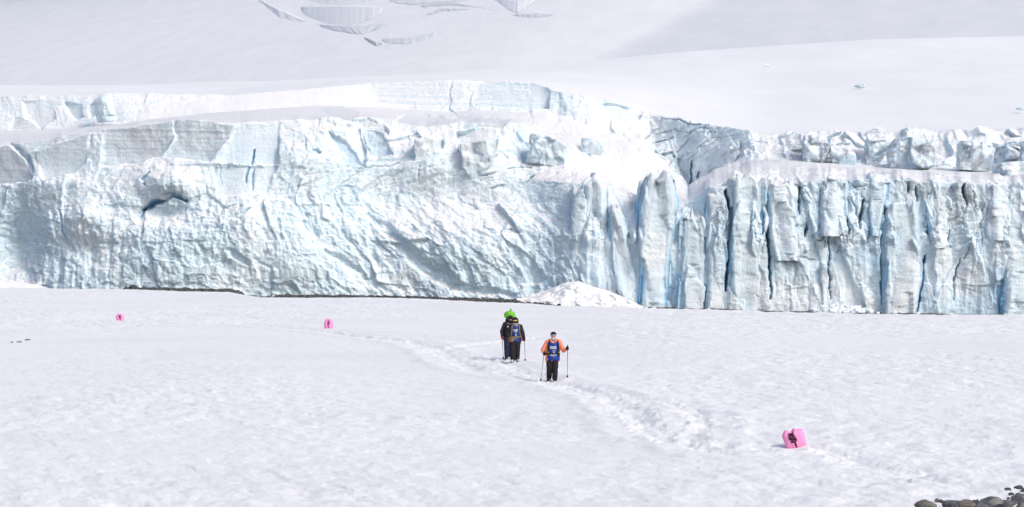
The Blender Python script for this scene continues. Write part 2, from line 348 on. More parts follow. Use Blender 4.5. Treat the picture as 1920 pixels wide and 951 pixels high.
GROOVES = [  # polyline, half width px, depth m, clear ice plus painted blue of light scattered in clefts, ash
    ([(20, 271), (38, 281), (55, 297), (61, 318), (60, 342)], 5, 1.8, .55, 0),
    ([(174, 252), (172, 275)], 1.6, .8, .1, .6),
    ([(479, 280), (470, 310), (460, 346)], 2.6, 1.6, .75, 0),
    ([(478, 318), (472, 360)], 2.2, 1.0, .6, 0),
    ([(268, 396), (290, 383), (328, 372), (352, 379)], 6.5, 3.6, 1.0, 0),
    ([(281, 326), (270, 342), (276, 355)], 3.0, 2.0, .8, 0),
    ([(265, 410), (271, 392)], 2.5, 1.5, .9, 0),
    ([(113, 395), (118, 440)], 2.2, 1.2, .7, 0),
    ([(671, 321), (710, 315), (750, 310)], 1.4, .7, .1, .9),
    ([(680, 252), (693, 288)], 1.3, .6, .3, .8),
    ([(765, 257), (766, 276)], 1.2, .6, .2, .7),
    ([(980, 308), (1010, 302), (1055, 292)], 1.8, 1.0, .2, .9),
    ([(953, 321), (977, 316), (998, 319)], 1.7, .9, .1, .8),
    ([(1004, 332), (987, 348)], 1.6, .8, .1, .8),
    ([(897, 336), (930, 330)], 1.8, .9, .2, .8),
    ([(918, 356), (945, 350)], 1.8, .9, .5, .6),
    ([(575, 262), (576, 284)], 1.3, .8, .3, .6),
    ([(588, 282), (601, 290)], 3.0, 1.2, .8, 0),
    ([(400, 310), (430, 309), (455, 311)], 1.5, .6, 0, .9),
    ([(405, 311), (407, 330)], 2.2, .2, 0, .8), ([(414, 311), (416, 352)], 1.2, .2, 0, .7),
    ([(786, 315), (782, 345)], 2.5, .4, .1, .6), ([(625, 355), (630, 362)], 1.2, .5, .6, .3),
    ([(690, 405), (720, 430), (752, 465), (790, 505), (870, 540), (965, 553)], 12, 1.3, .12, 0),  # blue shade of the undercut painted in
    ([(612, 478), (640, 490), (675, 512)], 6, 1.0, .2, 0),  # shade of the notch painted in as blue
    ([(1362, 360), (1370, 420), (1367, 480), (1360, 545)], 5, 5, .95, 0), ([(1443, 400), (1441, 480), (1444, 562)], 2.6, 4, .95, 0),
    ([(1556, 445), (1553, 500), (1554, 562)], 1.6, 2, .95, 0), ([(1657, 380), (1654, 480), (1653, 582)], 3.2, 5, .9, .2),
    ([(1742, 366), (1740, 442)], 3.6, 4, 1.0, 0), ([(1735, 480), (1727, 530), (1717, 592)], 2.4, 5, .3, 1.0),
    ([(1797, 485), (1788, 562)], 1.4, 1.5, .8, 0), ([(1892, 470), (1880, 535)], 3, 2, .5, 0),
    ([(1500, 350), (1496, 405)], 2.4, 3, .8, 0), ([(1541, 338), (1537, 392)], 3.4, 3, .7, .1), ([(1618, 378), (1611, 432)], 3, 3, .7, 0),
    ([(1588, 412), (1590, 442)], 2.4, 3, .95, 0), ([(1806, 348), (1809, 388)], 3, 3, .6, .3), ([(1421, 366), (1429, 442)], 4, 2.4, .7, 0),
    ([(1492, 395), (1489, 432)], 2.2, 2, .95, 0), ([(1513, 424), (1508, 447)], 2.6, 2, .85, 0), ([(1716, 352), (1718, 380)], 2, 2, .8, 0), ([(1782, 430), (1778, 462)], 1.6, 1.2, .7, .2),
    ([(1836, 420), (1842, 470)], 2, 1.5, .4, .5), ([(1870, 370), (1862, 410)], 2.4, 2, .3, .6), ([(1700, 346), (1702, 362)], 2, 1.5, .6, .3),
    ([(1450, 480), (1500, 486), (1532, 490)], 1.4, 1.0, .2, .5), ([(1560, 346), (1600, 349), (1624, 352)], 1.2, .7, 0, .9), ([(1440, 352), (1470, 343), (1500, 349)], 1.1, .6, 0, .9),
    ([(1846, 443), (1880, 446), (1905, 440)], 1.3, .8, .1, .8), ([(1530, 455), (1560, 440), (1592, 448)], 1.2, .8, .1, .7),
    ([(640, 350), (660, 352)], 2.5, 1.0, .7, 0), ([(830, 462), (836, 466)], 2.2, .8, .8, .2),
    ([(430, 475), (470, 500)], 7, 1.2, .2, 0), ([(455, 410), (470, 395)], 2, .9, .5, 0),
    ([(1300, 300), (1296, 345)], 2.2, 1.5, .85, 0), ([(1312, 320), (1306, 350)], 2.2, 1.3, .8, 0), ([(1292, 352), (1288, 372)], 3, 1.2, .6, 0),
    ([(1250, 318), (1268, 286), (1296, 258), (1340, 248)], 1.2, .5, 0, .6), ([(1262, 330), (1284, 292), (1330, 262), (1390, 258)], 1.0, .5, 0, .5), ([(1222, 250), (1262, 246), (1310, 252)], 1.0, .5, 0, .5),
    ([(1376, 306), (1384, 292), (1386, 270)], 1.5, .8, .2, .7), ([(1230, 268), (1262, 258)], 1.3, .6, 0, .6), ([(1322, 245), (1345, 252)], 1.3, .6, 0, .7),
    ([(847, 160), (842, 205), (860, 226)], 1.4, .8, .1, .5), ([(889, 178), (892, 200)], 1.4, .8, .1, .4),
    ([(1240, 222), (1290, 235), (1330, 236)], 1.4, .8, 0, .8),
]
_r = random.Random(77)
for _i in range(6):                                # drawn-out ash lines on the shaded side wall
    _x = _r.uniform(1222, 1330); _y = 225 + (_x - 1222) * .25 + _r.uniform(10, 70); _p = [(_x, _y)]
    for _k in range(3): _x += _r.uniform(12, 30); _y += _r.uniform(-16, 2); _p.append((_x, _y))
    GROOVES.append((_p, _r.uniform(.7, 1.1), _r.uniform(.2, .6), 0, _r.uniform(.2, .5)))
for _i in range(46):                                # fine cracks in the weathered upper wall
    _x = _r.uniform(1335, 1935); _y = _r.uniform(342, 440); _p = [(_x, _y)]
    for _k in range(4): _x += _r.uniform(-7, 7); _y += _r.uniform(5, 18); _p.append((_x, _y))
    GROOVES.append((_p, _r.uniform(.7, 1.2), _r.uniform(.3, .8), .1, _r.uniform(.4, .95)))
PLATES = [   # polygon, offset m, d/dpx, d/dpy, keep roughness, clear ice plus painted blue of shaded faces, ash, strata
    ([(-60, 288), (18, 276), (54, 300), (58, 340), (-60, 352)], .5, 0, .040, .12, 0, .10, .9),
    ([(68, 286), (172, 252), (160, 300), (140, 325), (82, 341)], 0, .004, .025, .10, 0, .05, .55),
    ([(194, 246), (250, 238), (330, 232), (326, 262), (305, 292), (262, 305), (190, 313)], .5, -.003, .048, .06, 0, .10, .9),
    ([(334, 230), (385, 229), (443, 238), (418, 275), (392, 308), (340, 296), (312, 297), (330, 264)], .4, -.003, .050, .06, 0, .10, .9),
    ([(446, 240), (524, 234), (523, 308), (404, 307), (427, 274)], .2, .002, .012, .15, .12, 0, .25),
    ([(402, 314), (520, 313), (498, 366), (408, 372)], .0, .002, .0, .25, .10, 0, 0),
    ([(676, 241), (720, 255), (737, 293), (693, 297)], .3, -.022, .030, .3, .25, 0, .1),  # bluish shade of this left-turned face painted in
    ([(617, 250), (649, 270), (688, 317), (645, 309)], .3, -.022, .026, .3, .25, 0, .05),  # shaded face, its blue put into the colour
    ([(652, 240), (674, 243), (690, 297), (684, 314), (655, 275)], -.5, .012, .0, .15, .0, .05, .15),
    ([(966, 250), (995, 280), (1053, 286), (982, 307)], .3, -.018, .03, .3, .22, 0, .05),  # bluish shade painted on the block's face
    ([(168, 197), (190, 190), (189, 210), (171, 222)], .5, -.03, .03, .3, 0, .55, .2),
    ([(28, 222), (50, 222), (82, 243), (18, 244)], .2, 0, .02, .3, 0, .42, .1),
    ([(122, 190), (155, 196), (158, 220), (145, 226), (125, 208)], .6, -.03, .02, .2, 0, .15, .2),
    ([(45, 190), (100, 188), (104, 225), (75, 240), (50, 220)], .4, -.01, .02, .2, 0, .08, .2),
    ([(596, 204), (640, 200), (674, 210), (656, 232), (625, 222)], .1, 0, .02, .3, 0, .42, .2),
    ([(745, 222), (775, 212), (832, 222), (800, 238), (742, 244)], .2, 0, .02, .3, 0, .34, .2),
    ([(866, 232), (890, 222), (956, 226), (944, 240), (868, 244)], .2, 0, .03, .3, 0, .48, .2),
    ([(856, 252), (930, 243), (938, 262), (905, 300), (862, 292)], .3, -.02, .02, .3, 0, .30, .1),
    ([(670, 232), (690, 222), (725, 240), (728, 254), (680, 242)], .1, -.01, .02, .3, 0, .40, .2),
    ([(905, 156), (1000, 158), (1030, 168), (1028, 206), (890, 200), (893, 178)], .2, 0, .02, .25, .03, .06, .5),
    ([(700, 157), (845, 152), (840, 200), (700, 195)], .0, 0, .01, .4, 0, .10, .45),
    ([(1128, 194), (1205, 207), (1200, 225), (1140, 226)], .6, -.01, .03, .3, .08, .06, .6),
    ([(1215, 220), (1300, 231), (1345, 240), (1408, 252), (1418, 290), (1330, 322), (1292, 350), (1245, 296), (1214, 268)], .6, -.012, .03, 1.0, .05, .20, .5),
]
BUMPS = [   # centre, radii, push back m (alcoves), px
    ((25, 470), (62, 80), 6.0), ((160, 415), (35, 26), -1.8), ((165, 460), (50, 40), 1.6), ((320, 348), (52, 28), -2.8),
    ((310, 402), (50, 22), 1.8), ((570, 500), (90, 60), -2.0), ((340, 470), (90, 70), -1.2), ((830, 480), (110, 50), -2.2), ((760, 380), (90, 40), 1.2),
    ((960, 470), (70, 60), -1.5), ((470, 420), (50, 50), -1.5), ((910, 300), (60, 40), -2.0), ((800, 300), (50, 35), -1.5), ((100, 350), (70, 25), -1.0),
    ((225, 235), (30, 25), 0.5), ((1030, 350), (40, 40), -1.0),
]
def build_glacier():
    s = np.concatenate([np.linspace(-1500, -170, 60)[:-1], np.linspace(-170, 2090, 1330), np.linspace(2090, 3400, 60)[1:]])
    RP, RD, RA, RS = [], [], [], []
    for i, r in enumerate(RAILS):
        if r['py'] == 'crest':
            ker = np.exp(-np.linspace(-2.2, 2.2, 81) ** 2); ker /= ker.sum()
            gs = lambda q: np.convolve(np.pad(q, 40, mode='edge'), ker, mode='valid')
            RP.append(gs(table(s, RAILS[7]['py'])) - 4.0); RD.append(gs(d0(s) + table(s, RAILS[7]['D'])) + 14); RA.append(table(s, r['a'])); RS.append(table(s, r['st'])); continue
        py = pyb(s) + r['rel'] if 'rel' in r else table(s, r['py'])
        if i in (3, 4):   py = py + (5 + table(s, [(1300, 0), (1350, 5)])) * fbm(s * .021, 0, 29.1 + (s < 1320) * i, 4, 5)
        if i in (5, 6):   py = py + table(s, [(1180, 0), (1230, 7), (1400, 7), (1440, 1)]) * fbm(s * .04, 0, 7.7, 3, 9)
        if i == 7:        py = py + table(s, [(0, 3), (400, 2.5), (430, .6), (800, .6), (1000, 2.5), (1440, 4), (1480, 9), (1920, 10)]) * fbm(s * .035, 0, 3.3, 4, 6)
        kd = np.exp(-np.linspace(-2.2, 2.2, 33) ** 2); kd /= kd.sum()
        gd = lambda q: np.convolve(np.pad(q, 16, mode='edge'), kd, mode='valid') if i > 2 else q
        RP.append(py); RD.append(gd(d0(s) + table(s, r['D']))); RA.append(table(s, r['a'])); RS.append(table(s, r['st']))
    ks = np.exp(-np.linspace(-2.2, 2.2, 121) ** 2); ks /= ks.sum()
    for i in range(8, len(RP)):
        for Q in (RP, RD): Q[i] = np.convolve(np.pad(Q[i], 60, mode='edge'), ks, mode='valid')
    rows = []
    for i, n in enumerate(NROW):
        t = np.linspace(0, 1, n, endpoint=(i == len(NROW) - 1))[:, None]
        L = lambda Q: Q[i][None] * (1 - t) + Q[i + 1][None] * t
        rows.append((L(RP), L(RD), L(RA), L(RS), np.full((n, len(s)), i) + t))
    PY, D, A, ST, RI = [np.concatenate([r[k] for r in rows]) for k in range(5)]
    PX = np.broadcast_to(s[None], PY.shape)
    shp = PY.shape
    # outline wobble so that edges of plates and grooves are not ruler-straight
    wx = PX + 4.5 * fbm(PX * .035, PY * .035, 0, 4, 81, .6); wy = PY + 4.5 * fbm(PX * .035, PY * .035, 5, 4, 82, .6)
    dense_and_shade = np.zeros(shp); dirt = np.zeros(shp); strata = ST.copy(); off = np.zeros(shp)
    for (cx, cy), (rx, ry), amp in BUMPS:
        off += amp * np.exp(-((wx - cx) / rx) ** 2 - ((wy - cy) / ry) ** 2)
    for poly, a, b, c, keep, dn, di, st in PLATES:
        x0 = min(p[0] for p in poly) - 12; x1 = max(p[0] for p in poly) + 12
        jj = np.where((s > x0) & (s < x1))[0]; j0, j1 = jj[0], jj[-1] + 1
        X_, Y_ = wx[:, j0:j1], wy[:, j0:j1]
        k = sstep(1.6, -1.2, poly_sd(X_, Y_, poly))
        cx = np.mean([p[0] for p in poly]); cy = np.mean([p[1] for p in poly])
        off[:, j0:j1] += k * (a + b * (X_ - cx) + c * (Y_ - cy))
        A[:, j0:j1] *= 1 - k * (1 - keep)
        dense_and_shade[:, j0:j1] = np.maximum(dense_and_shade[:, j0:j1], k * dn); dirt[:, j0:j1] = np.maximum(dirt[:, j0:j1], k * di)
        strata[:, j0:j1] = strata[:, j0:j1] * (1 - k) + k * st
    for poly, w, dep, dn, di in GROOVES:
        if poly[0][0] < 1000: dep *= .6; dn *= .85
        x0 = min(p[0] for p in poly) - 4 * w - 6; x1 = max(p[0] for p in poly) + 4 * w + 6
        jj = np.where((s > x0) & (s < x1))[0]; j0, j1 = jj[0], jj[-1] + 1
        d, t = seg_dist(wx[:, j0:j1], wy[:, j0:j1], poly)
        ww = w * (.35 + .65 * np.sin(np.pi * np.clip(t * .9 + .05, 0, 1))) if len(poly) > 1 else w
        k = sstep(ww * 1.35, ww * .35, d)
        off[:, j0:j1] += dep * k
        dense_and_shade[:, j0:j1] = np.maximum(dense_and_shade[:, j0:j1], dn * k); dirt[:, j0:j1] = np.maximum(dirt[:, j0:j1], di * k)
    X = (PX - 960) / F * D; Y = D; Z = ZC - (PY - HOR) / F * D
    # broken-ice relief. The right-hand collapse flows down and to the right.
    flow = np.exp(-((PX - 800) / 260) ** 2) * sstep(300, 380, PY)
    xr = X + .8 * flow * Z
    wxw = 1.2 * fbm(X * .12, Y * .12, Z * .12, 2, 91); wzw = 1.2 * fbm(X * .12, Y * .12, Z * .12, 2, 92)
    big = facets((xr + wxw) / 6.0, Y / 9, (Z + wzw) / 8.0, 101, .8, .9)
    med = facets((xr + wxw) / 2.1 + 7, Y / 4, (Z + wzw) / 4.0, 102, .8, .9)
    sml = facets((xr + .45 * Z + .8 * wzw) / .85 + 3, Y / 2, (Z - .4 * X + .8 * wxw) / 1.4, 103, .9, .8)
    rg = ridged((xr) * .22, Y * .1, Z * .15 + .1 * flow * X, 5, 111, .55)
    fl = fbm(X * .9, 0, Z * .12, 3, 121) * np.exp(-((PX - 150) / 110) ** 2) * sstep(385, 430, PY)
    fine = fbm(X * 1.3, Y * .5, Z * 1.3, 4, 131, .6)
    tin = facets((xr - .5 * Z + .6 * wzw) / .42, Y, (Z + .5 * X + .6 * wxw) / .55, 104, .9, .7)
    lean = .22 * fbm(X * .03, 0 * X, 0 * X, 2, 188) * (Z + 5)
    shard = facets((X + lean) / 2.3 + .06 * Z, 0 * X + .5, Z / 15, 105, .9, 1.1) + .5 * facets((X + lean) / 5.5, 0 * X + .3, Z / 20, 115, 1.0, 1.0)
    right = sstep(1060, 1110, PX) * sstep(3.6, 2.9, RI)
    fl2 = 1.6 * ridged(X * .33, 0, Z * .03, 4, 125, .55) + .5 * fbm(X * .3, 0, Z * .5, 3, 126)
    e1 = creased((xr + .6 * wxw) / 5.5, Y / 9, (Z + .6 * wzw) / 5.0, 106, 1.0, 1.1)
    e2 = creased((xr + .3 * Z + .8 * wxw) / 2.1, Y / 4, (Z - .3 * X + .8 * wzw) / 2.4, 107, 1.1, 1.1)
    e3 = creased((xr - .35 * Z + .6 * wxw) / .85, Y / 2, (Z + .35 * X + .6 * wzw) / 1.05, 108, 1.1, 1.0)
    calm = 1 - .6 * np.exp(-((PX - 510) / 80) ** 2 - ((PY - 480) / 80) ** 2)
    low_r = right * sstep(2.15, 1.8, RI)            # clean lower panels of the right-hand wall
    upp_r = right - low_r
    rough_l = .8 * big + 1.15 * e1 + .2 * med + .55 * e2 * calm + .14 * sml * calm + .32 * e3 * calm + .13 * tin + .25 * rg + .26 * fine + .6 * fl
    rough_r = upp_r * (.45 * fl2 + 1.3 * shard + .9 * e2 + .35 * sml + .3 * e3 + .10 * tin + .15 * fine) + low_r * (.7 * shard + .25 * fl2 + .6 * e1 + .12 * e3 + .12 * fine)
    wall = sstep(1195, 1225, PX) * sstep(1450, 1410, PX) * sstep(5.6, 6.1, RI) * sstep(7.3, 7.0, RI)
    rough_l = rough_l + wall * (1.6 * facets((X + wxw) / 2.8, Y / 3, (Z + .4 * X) / 5.5, 119, .9, 1.1) + .8 * e2)
    topr = sstep(1425, 1490, PX) * sstep(5.7, 6.0, RI) * sstep(7.3, 7.0, RI)
    rough_l = rough_l * (1 - .4 * topr) + topr * (2.4 * facets((X + wxw) / 2.6, Y / 5, Z / 4.5, 109, 1.0, 1.0) + 1.0 * e2)
    rough = rough_l * (1 - right) + rough_r
    low = sstep(2.7, 2.0, RI)                     # ordinary collapse ice
    d = off - A * rough * (.65 + .35 * low)
    plateau = sstep(7.1, 7.9, RI)
    d = d * (1 - plateau)
    # fine strata steps on the bedded walls
    stp = perlin(0, 0, (Z + .035 * X) * 2.2, 141) + .6 * perlin(0, 0, (Z + .035 * X) * 5.1, 142)
    d = d - strata * .12 * stp
    Yn = Y + d
    Zn = Z - .22 * d * (1 - np.clip(off, 0, 2) / 2) * (RI > 1.3) * (RI < 7.6) + plateau * .5 * fbm(X * .03, Y * .012, 0, 3, 151)
    # soft waves and a few sagging hollows on the plateau
    Xn = X + .25 * A * fbm(X * .5, Y * .3, Z * .5, 3, 161)
    rnd = fbm(X * .16, Y * .1, Z * .16, 3, 171)
    dirt = np.maximum(dirt, .8 * sstep(.12, .5, rnd) * np.clip(A, 0, .9) * sstep(1150, 1300, PX) * sstep(2.1, 2.5, RI))
    dense_and_shade = np.maximum(dense_and_shade, .30 * low_r * sstep(-.3, .3, fbm(X * .12, 0, Z * .08, 2, 183)))
    dense_and_shade = np.maximum(dense_and_shade, .5 * sstep(.35, .75, med) * sstep(.15, .5, fbm(X * .15, Y * .1, Z * .2, 2, 181)) * A * low)
    co = np.stack([Xn, Yn, Zn], -1).reshape(-1, 3)
    at = np.stack([dense_and_shade, dirt, strata * (1 - plateau)], -1).reshape(-1, 3)
    o = mesh_obj('glacier', co, grid_faces(*shp), M_ICE, attr=at)
    o.data.materials.append(M_FIRN)
    mi = np.zeros(len(o.data.polygons), np.int32)
    ri = RI[:-1, :-1].reshape(-1)
    mi[ri >= 7.3] = 1
    o.data.polygons.foreach_set('material_index', mi)
    return tag(o, 'wide tidewater glacier front of broken white and pale blue ice', 'glacier', kind='structure')
glacier = build_glacier()

# ------------------------------------------------------------------ ice columns of the right-hand front
def column(prof, dD, depth, seed, name='ice_column', rough=1.0, ash=.25, blue=.75, nr=105, nc=92, top=.05, Dabs=None):
    """prof: (row, left, right) in photo pixels from the top down; a free-standing pillar with its own depth"""
    a = np.array(prof, float)
    gaps = (1070, 1143, 1197, 1274, 1326, 1372, 1443, 1500, 1556, 1653, 1724, 1746, 1848)
    for r_ in a:
        if min(abs(r_[1] - g) for g in gaps) > 6: r_[1] -= 4
        if min(abs(r_[2] - g) for g in gaps) > 6: r_[2] += 4
    if a[-1, 0] > 560: a[-1, 0] = min(a[-1, 0], float(pyb((a[-1, 1] + a[-1, 2]) / 2)))
    t = np.linspace(0, 1, nr)
    py = a[0, 0] + (a[-1, 0] + 3 - a[0, 0]) * t
    xl = np.interp(py, a[:, 0], a[:, 1]); xr = np.interp(py, a[:, 0], a[:, 2])
    ctr = (xl + xr) / 2
    D = (table(ctr, DCOL) if Dabs is None else Dabs) + dD
    D = float(np.mean(D)) + (1 - t) * 2.2           # leans back a little
    hw = (xr - xl) / 2 / F * D
    cap = np.sqrt(np.clip(1 - (1 - np.clip(t / top, 0, 1)) ** 2, 0, 1)) * .92 + .08 * (t > 0)
    cap[0] = 0.02
    th = np.linspace(0, 2 * np.pi, nc, endpoint=False)
    # denser toward the camera side
    th = th + .45 * np.sin(2 * th) * 0 + .0
    ct, st_ = np.cos(th), np.sin(th)
    e = .45
    ux = np.sign(ct) * np.abs(ct) ** e; uy = np.sign(st_) * np.abs(st_) ** e
    X = ((ctr - 960) / F * D)[:, None] + (hw * cap)[:, None] * ux[None]
    Y = (D + depth / 2)[:, None] - (depth / 2 * cap)[:, None] * uy[None]
    Z = (ZC - (py - HOR) / F * D)[:, None] + 0 * X
    H = Z.max() - Z.min()
    sd = seed * 13.7
    Xs = X + .20 * math.sin(seed) * Z
    flute = ridged(Xs * .55 + sd, Y * .45, Z * .03, 4, seed, .55)
    big = facets(Xs / 1.9 + sd, Y / 2.4, Z / 12.0 + sd, seed + 3, .9, 1.1)
    med = facets(Xs / .9 + sd, Y / 1.1, Z / 4.5, seed + 4, .9, .9)
    hor = fbm(X * .3 + sd, Y * .3, Z * .7, 4, seed + 5, .55)
    smooth = 1 - .5 * sstep(.45, .75, t)[:, None]
    d = rough * (.40 * flute * smooth + .85 * big + .34 * med * smooth + .20 * hor + .07 * facets(X / .5 + sd, Y / .5, Z / .6, seed + 14, .9, .8))
    w_sc = np.clip(hw * cap / 1.2, .15, 1.1)[:, None]
    X = X + ux[None] * d * .45 * w_sc; Y = Y - uy[None] * d * .95 * np.clip(cap, .2, 1)[:, None]
    Z = Z + (.9 * facets(X / 1.4 + sd, Y / 1.6, 0 * X, seed + 6, 1.0, 1.2) * sstep(.35, 0, t)[:, None] * rough)
    side = sstep(.62, .93, np.abs(ux))[None] * sstep(.05, .16, t)[:, None]
    pat = sstep(-.25, .35, fbm(X * .25 + sd, Y * .2, Z * .12, 2, seed + 8))
    dense_and_shade = side * blue * (.35 + .65 * pat) + .30 * sstep(.45, -.5, flute) * pat + .16 * pat * sstep(.35, .7, t)[:, None]  # sides and flute hollows painted bluer: clear ice and crevasse light together
    dirt = .5 * ash * sstep(.2, .55, fbm(X * .5 + sd, Y * .5, Z * .16, 3, seed + 9)) * (1 - .6 * side) + .5 * ash * sstep(.16, .03, t)[:, None]
    line = sstep(.05, .0, np.abs(perlin(X * .6 + sd, Y * .3, Z * .18, seed + 12))) * sstep(-.1, .25, fbm(X * .2, sd + 0 * X, Z * .2, 2, seed + 10)) * sstep(.75, .45, t)[:, None]
    dirt = np.maximum(dirt, .8 * line * ash * 2)
    strata = .05 + 0 * X
    co = np.stack([X, Y, Z], -1).reshape(-1, 3)
    at = np.stack([dense_and_shade, dirt, strata], -1).reshape(-1, 3)
    org = (float(np.mean(X)), float(np.mean(Y)), float(Z.min()))
    fc = grid_faces(nr, nc, True)[:, ::-1]
    o = mesh_obj(name, co, fc, M_ICE, attr=at, origin=org, parent=glacier)
    return o
COLS = [
    ([(352, 1078, 1090), (380, 1072, 1101), (450, 1070, 1104), (545, 1072, 1108)], 3.5, 8, .8, .15),
    ([(334, 1112, 1128), (350, 1098, 1142), (420, 1098, 1143), (545, 1100, 1150)], 3.0, 9, .9, .2),
    ([(384, 1143, 1152), (410, 1140, 1166), (470, 1146, 1184), (540, 1158, 1203), (574, 1166, 1206)], 1.5, 7, .9, .1),
    ([(376, 1160, 1180), (400, 1158, 1186), (480, 1160, 1190), (560, 1165, 1200)], 5, 7, .8, .15),
    ([(346, 1200, 1208), (370, 1196, 1216), (440, 1195, 1218), (560, 1196, 1222)], 3.2, 6, .8, .2),
    ([(328, 1226, 1246), (345, 1212, 1258), (380, 1207, 1271), (430, 1204, 1262), (490, 1200, 1252), (574, 1198, 1248)], 1.2, 9, 1.1, .3),
    ([(392, 1268, 1294), (405, 1262, 1300), (450, 1258, 1298), (520, 1248, 1284), (576, 1246, 1278)], 2.6, 8, 1.0, .35),
    ([(400, 1294, 1312), (415, 1280, 1322), (470, 1276, 1326), (540, 1270, 1326), (578, 1268, 1326)], .8, 9, 1.0, .3),
    ([(344, 1338, 1352), (356, 1326, 1358), (420, 1327, 1362), (500, 1326, 1360), (580, 1325, 1356)], .9, 8, .9, .35),
    ([(336, 1390, 1416), (350, 1376, 1430), (430, 1377, 1436), (520, 1370, 1440), (582, 1366, 1441)], .2, 9, 1.2, .2),
    ([(352, 1456, 1478), (372, 1446, 1492), (430, 1446, 1494), (470, 1449, 1512), (486, 1460, 1500)], .3, 7, 1.1, .4),
    ([(334, 1546, 1572), (346, 1542, 1590), (400, 1543, 1588), (440, 1546, 1580)], .7, 7, 1.1, .6),
    ([(340, 1634, 1648), (352, 1627, 1660), (400, 1630, 1656), (440, 1638, 1650)], .9, 6, .9, .4),
    ([(364, 1682, 1706), (384, 1668, 1720), (440, 1658, 1727), (520, 1657, 1731), (589, 1656, 1718)], -.3, 9, .9, .35),
    ([(350, 1754, 1770), (372, 1746, 1784), (430, 1746, 1780), (462, 1750, 1772)], .9, 7, 1.0, .3),
    ([(356, 1846, 1872), (372, 1838, 1890), (420, 1842, 1884), (448, 1850, 1878)], .9, 7, 1.2, .5),
    ([(396, 1898, 1930), (414, 1890, 1944), (500, 1886, 1950), (594, 1884, 1956)], -.2, 9, 1.0, .3),
]
for i, (prof, dD, dep, rg, ash) in enumerate(COLS):
    if i >= 8:                                       # each slab leans and breaks off at a height of its own
        q = random.Random(i * 3 + 1); ln = q.uniform(-9, 9); up = q.uniform(-12, 14)
        y0, y1 = prof[0][0], prof[-1][0]
        prof = [(y + up * (1 - (y - y0) / (y1 - y0)), l + ln * (1 - (y - y0) / (y1 - y0)), r + ln * .6 * (1 - (y - y0) / (y1 - y0))) for y, l, r in prof]
    column(prof, dD, dep, 300 + i * 11, rough=rg * .85, ash=ash)

# ------------------------------------------------------------------ faceted chunks: seracs, fallen ice, boulders
def chunk_mesh(seed, w, d, h, nplanes=14, sub=24, rough=.06, round_=.12, axis=True):
    """convex block cut by random planes, finely meshed; unit-ish shape scaled to w, d, h with its foot at z=0"""
    r = np.random.RandomState(seed)
    # cube-sphere directions
    g = np.linspace(-1, 1, sub)
    U, V = np.meshgrid(np.tan(g * math.pi / 4), np.tan(g * math.pi / 4))
    dirs = []; faces = []; base = 0
    for ax in range(3):
        for sg in (-1, 1):
            q = np.zeros(U.shape + (3,)); q[..., ax] = sg; q[..., (ax + 1) % 3] = U * sg; q[..., (ax + 2) % 3] = V
            dirs.append(q.reshape(-1, 3)); faces.append(grid_faces(sub, sub) + base); base += sub * sub
    q = np.concatenate(dirs); q /= np.linalg.norm(q, axis=1, keepdims=True); fc = np.concatenate(faces)
    key = np.round(q * 1e4).astype(np.int64); _, idx, inv = np.unique(key, axis=0, return_index=True, return_inverse=True)
    q = q[idx]; fc = np.asarray(inv).reshape(-1)[fc]
    n = r.normal(size=(nplanes, 3)); n /= np.linalg.norm(n, axis=1, keepdims=True)
    off = r.uniform(.72, 1.0, nplanes)
    if axis:
        n = np.concatenate([n, [[1, 0, 0], [-1, 0, 0], [0, 1, 0], [0, -1, 0], [0, 0, 1], [0, 0, -1]]]); off = np.concatenate([off, np.full(6, .95)])
    k = off[None] / np.maximum(q @ n.T, 1e-3)
    k = np.sort(k, 1)[:, :3]
    rad = -np.log(np.exp(-k / round_).sum(1)) * round_ if round_ > 0 else k[:, 0]
    rad = np.minimum(rad, 1.5 if axis else 1.12)
    rad = rad + rough * (fbm(q[:, 0] * 2 + seed, q[:, 1] * 2, q[:, 2] * 2, 4, seed) + .6 * facets(q[:, 0] * 3 + seed, q[:, 1] * 3, q[:, 2] * 3, seed))
    v = q * rad[:, None] * np.array([w / 2, d / 2, h / 2])
    v[:, 2] += h / 2
    return v, fc
def serac(px, py_base, w_px, h_px, D, seed, ash=.5, dense_and_shade=.1, rot=0, depth=None, name='serac', planes=7, rough=.05):
    sc_ = D / F
    w = w_px * sc_; h = h_px * sc_ * 1.15; d = depth or max(w, 3) * 1.0
    v, fc = chunk_mesh(seed, w, d, h, planes, 30, rough, .012)
    c, s_ = math.cos(rot), math.sin(rot)
    x = v[:, 0] * c + v[:, 2] * s_ * .6; z = v[:, 2] * c - v[:, 0] * s_ * .6
    v = np.stack([x, v[:, 1], z], 1)
    v[:, 1] -= .8 * creased(v[:, 0] / 1.3 + seed, v[:, 1] / 2, v[:, 2] / 2.2, seed + 1, 1.2, 1.0) * (w > 2)
    v[:, 1] -= .35 * (fbm(v[:, 0] * .9 + seed, v[:, 1] * .9, v[:, 2] * .9, 4, seed + 2))
    v[:, 0] += .3 * (fbm(v[:, 0] * .8 + seed, v[:, 1] * .8 + 9, v[:, 2] * .8, 3, seed + 3))
    o = P(px, py_base, D); o[2] -= h * .13
    dn = np.full(len(v), dense_and_shade) * sstep(-.1, .4, fbm(v[:, 0] * .4 + seed, v[:, 1] * .4, v[:, 2] * .3, 2, seed + 5)) * 2
    di = 2.2 * ash * sstep(-.1, .35, fbm(v[:, 0] * .7 + seed, v[:, 1] * .7, v[:, 2] * .5, 3, seed + 6))
    st = np.full(len(v), .3)
    return mesh_obj(name, v + o, fc, M_ICE, attr=np.stack([dn, di, st], 1), origin=tuple(o), parent=glacier)
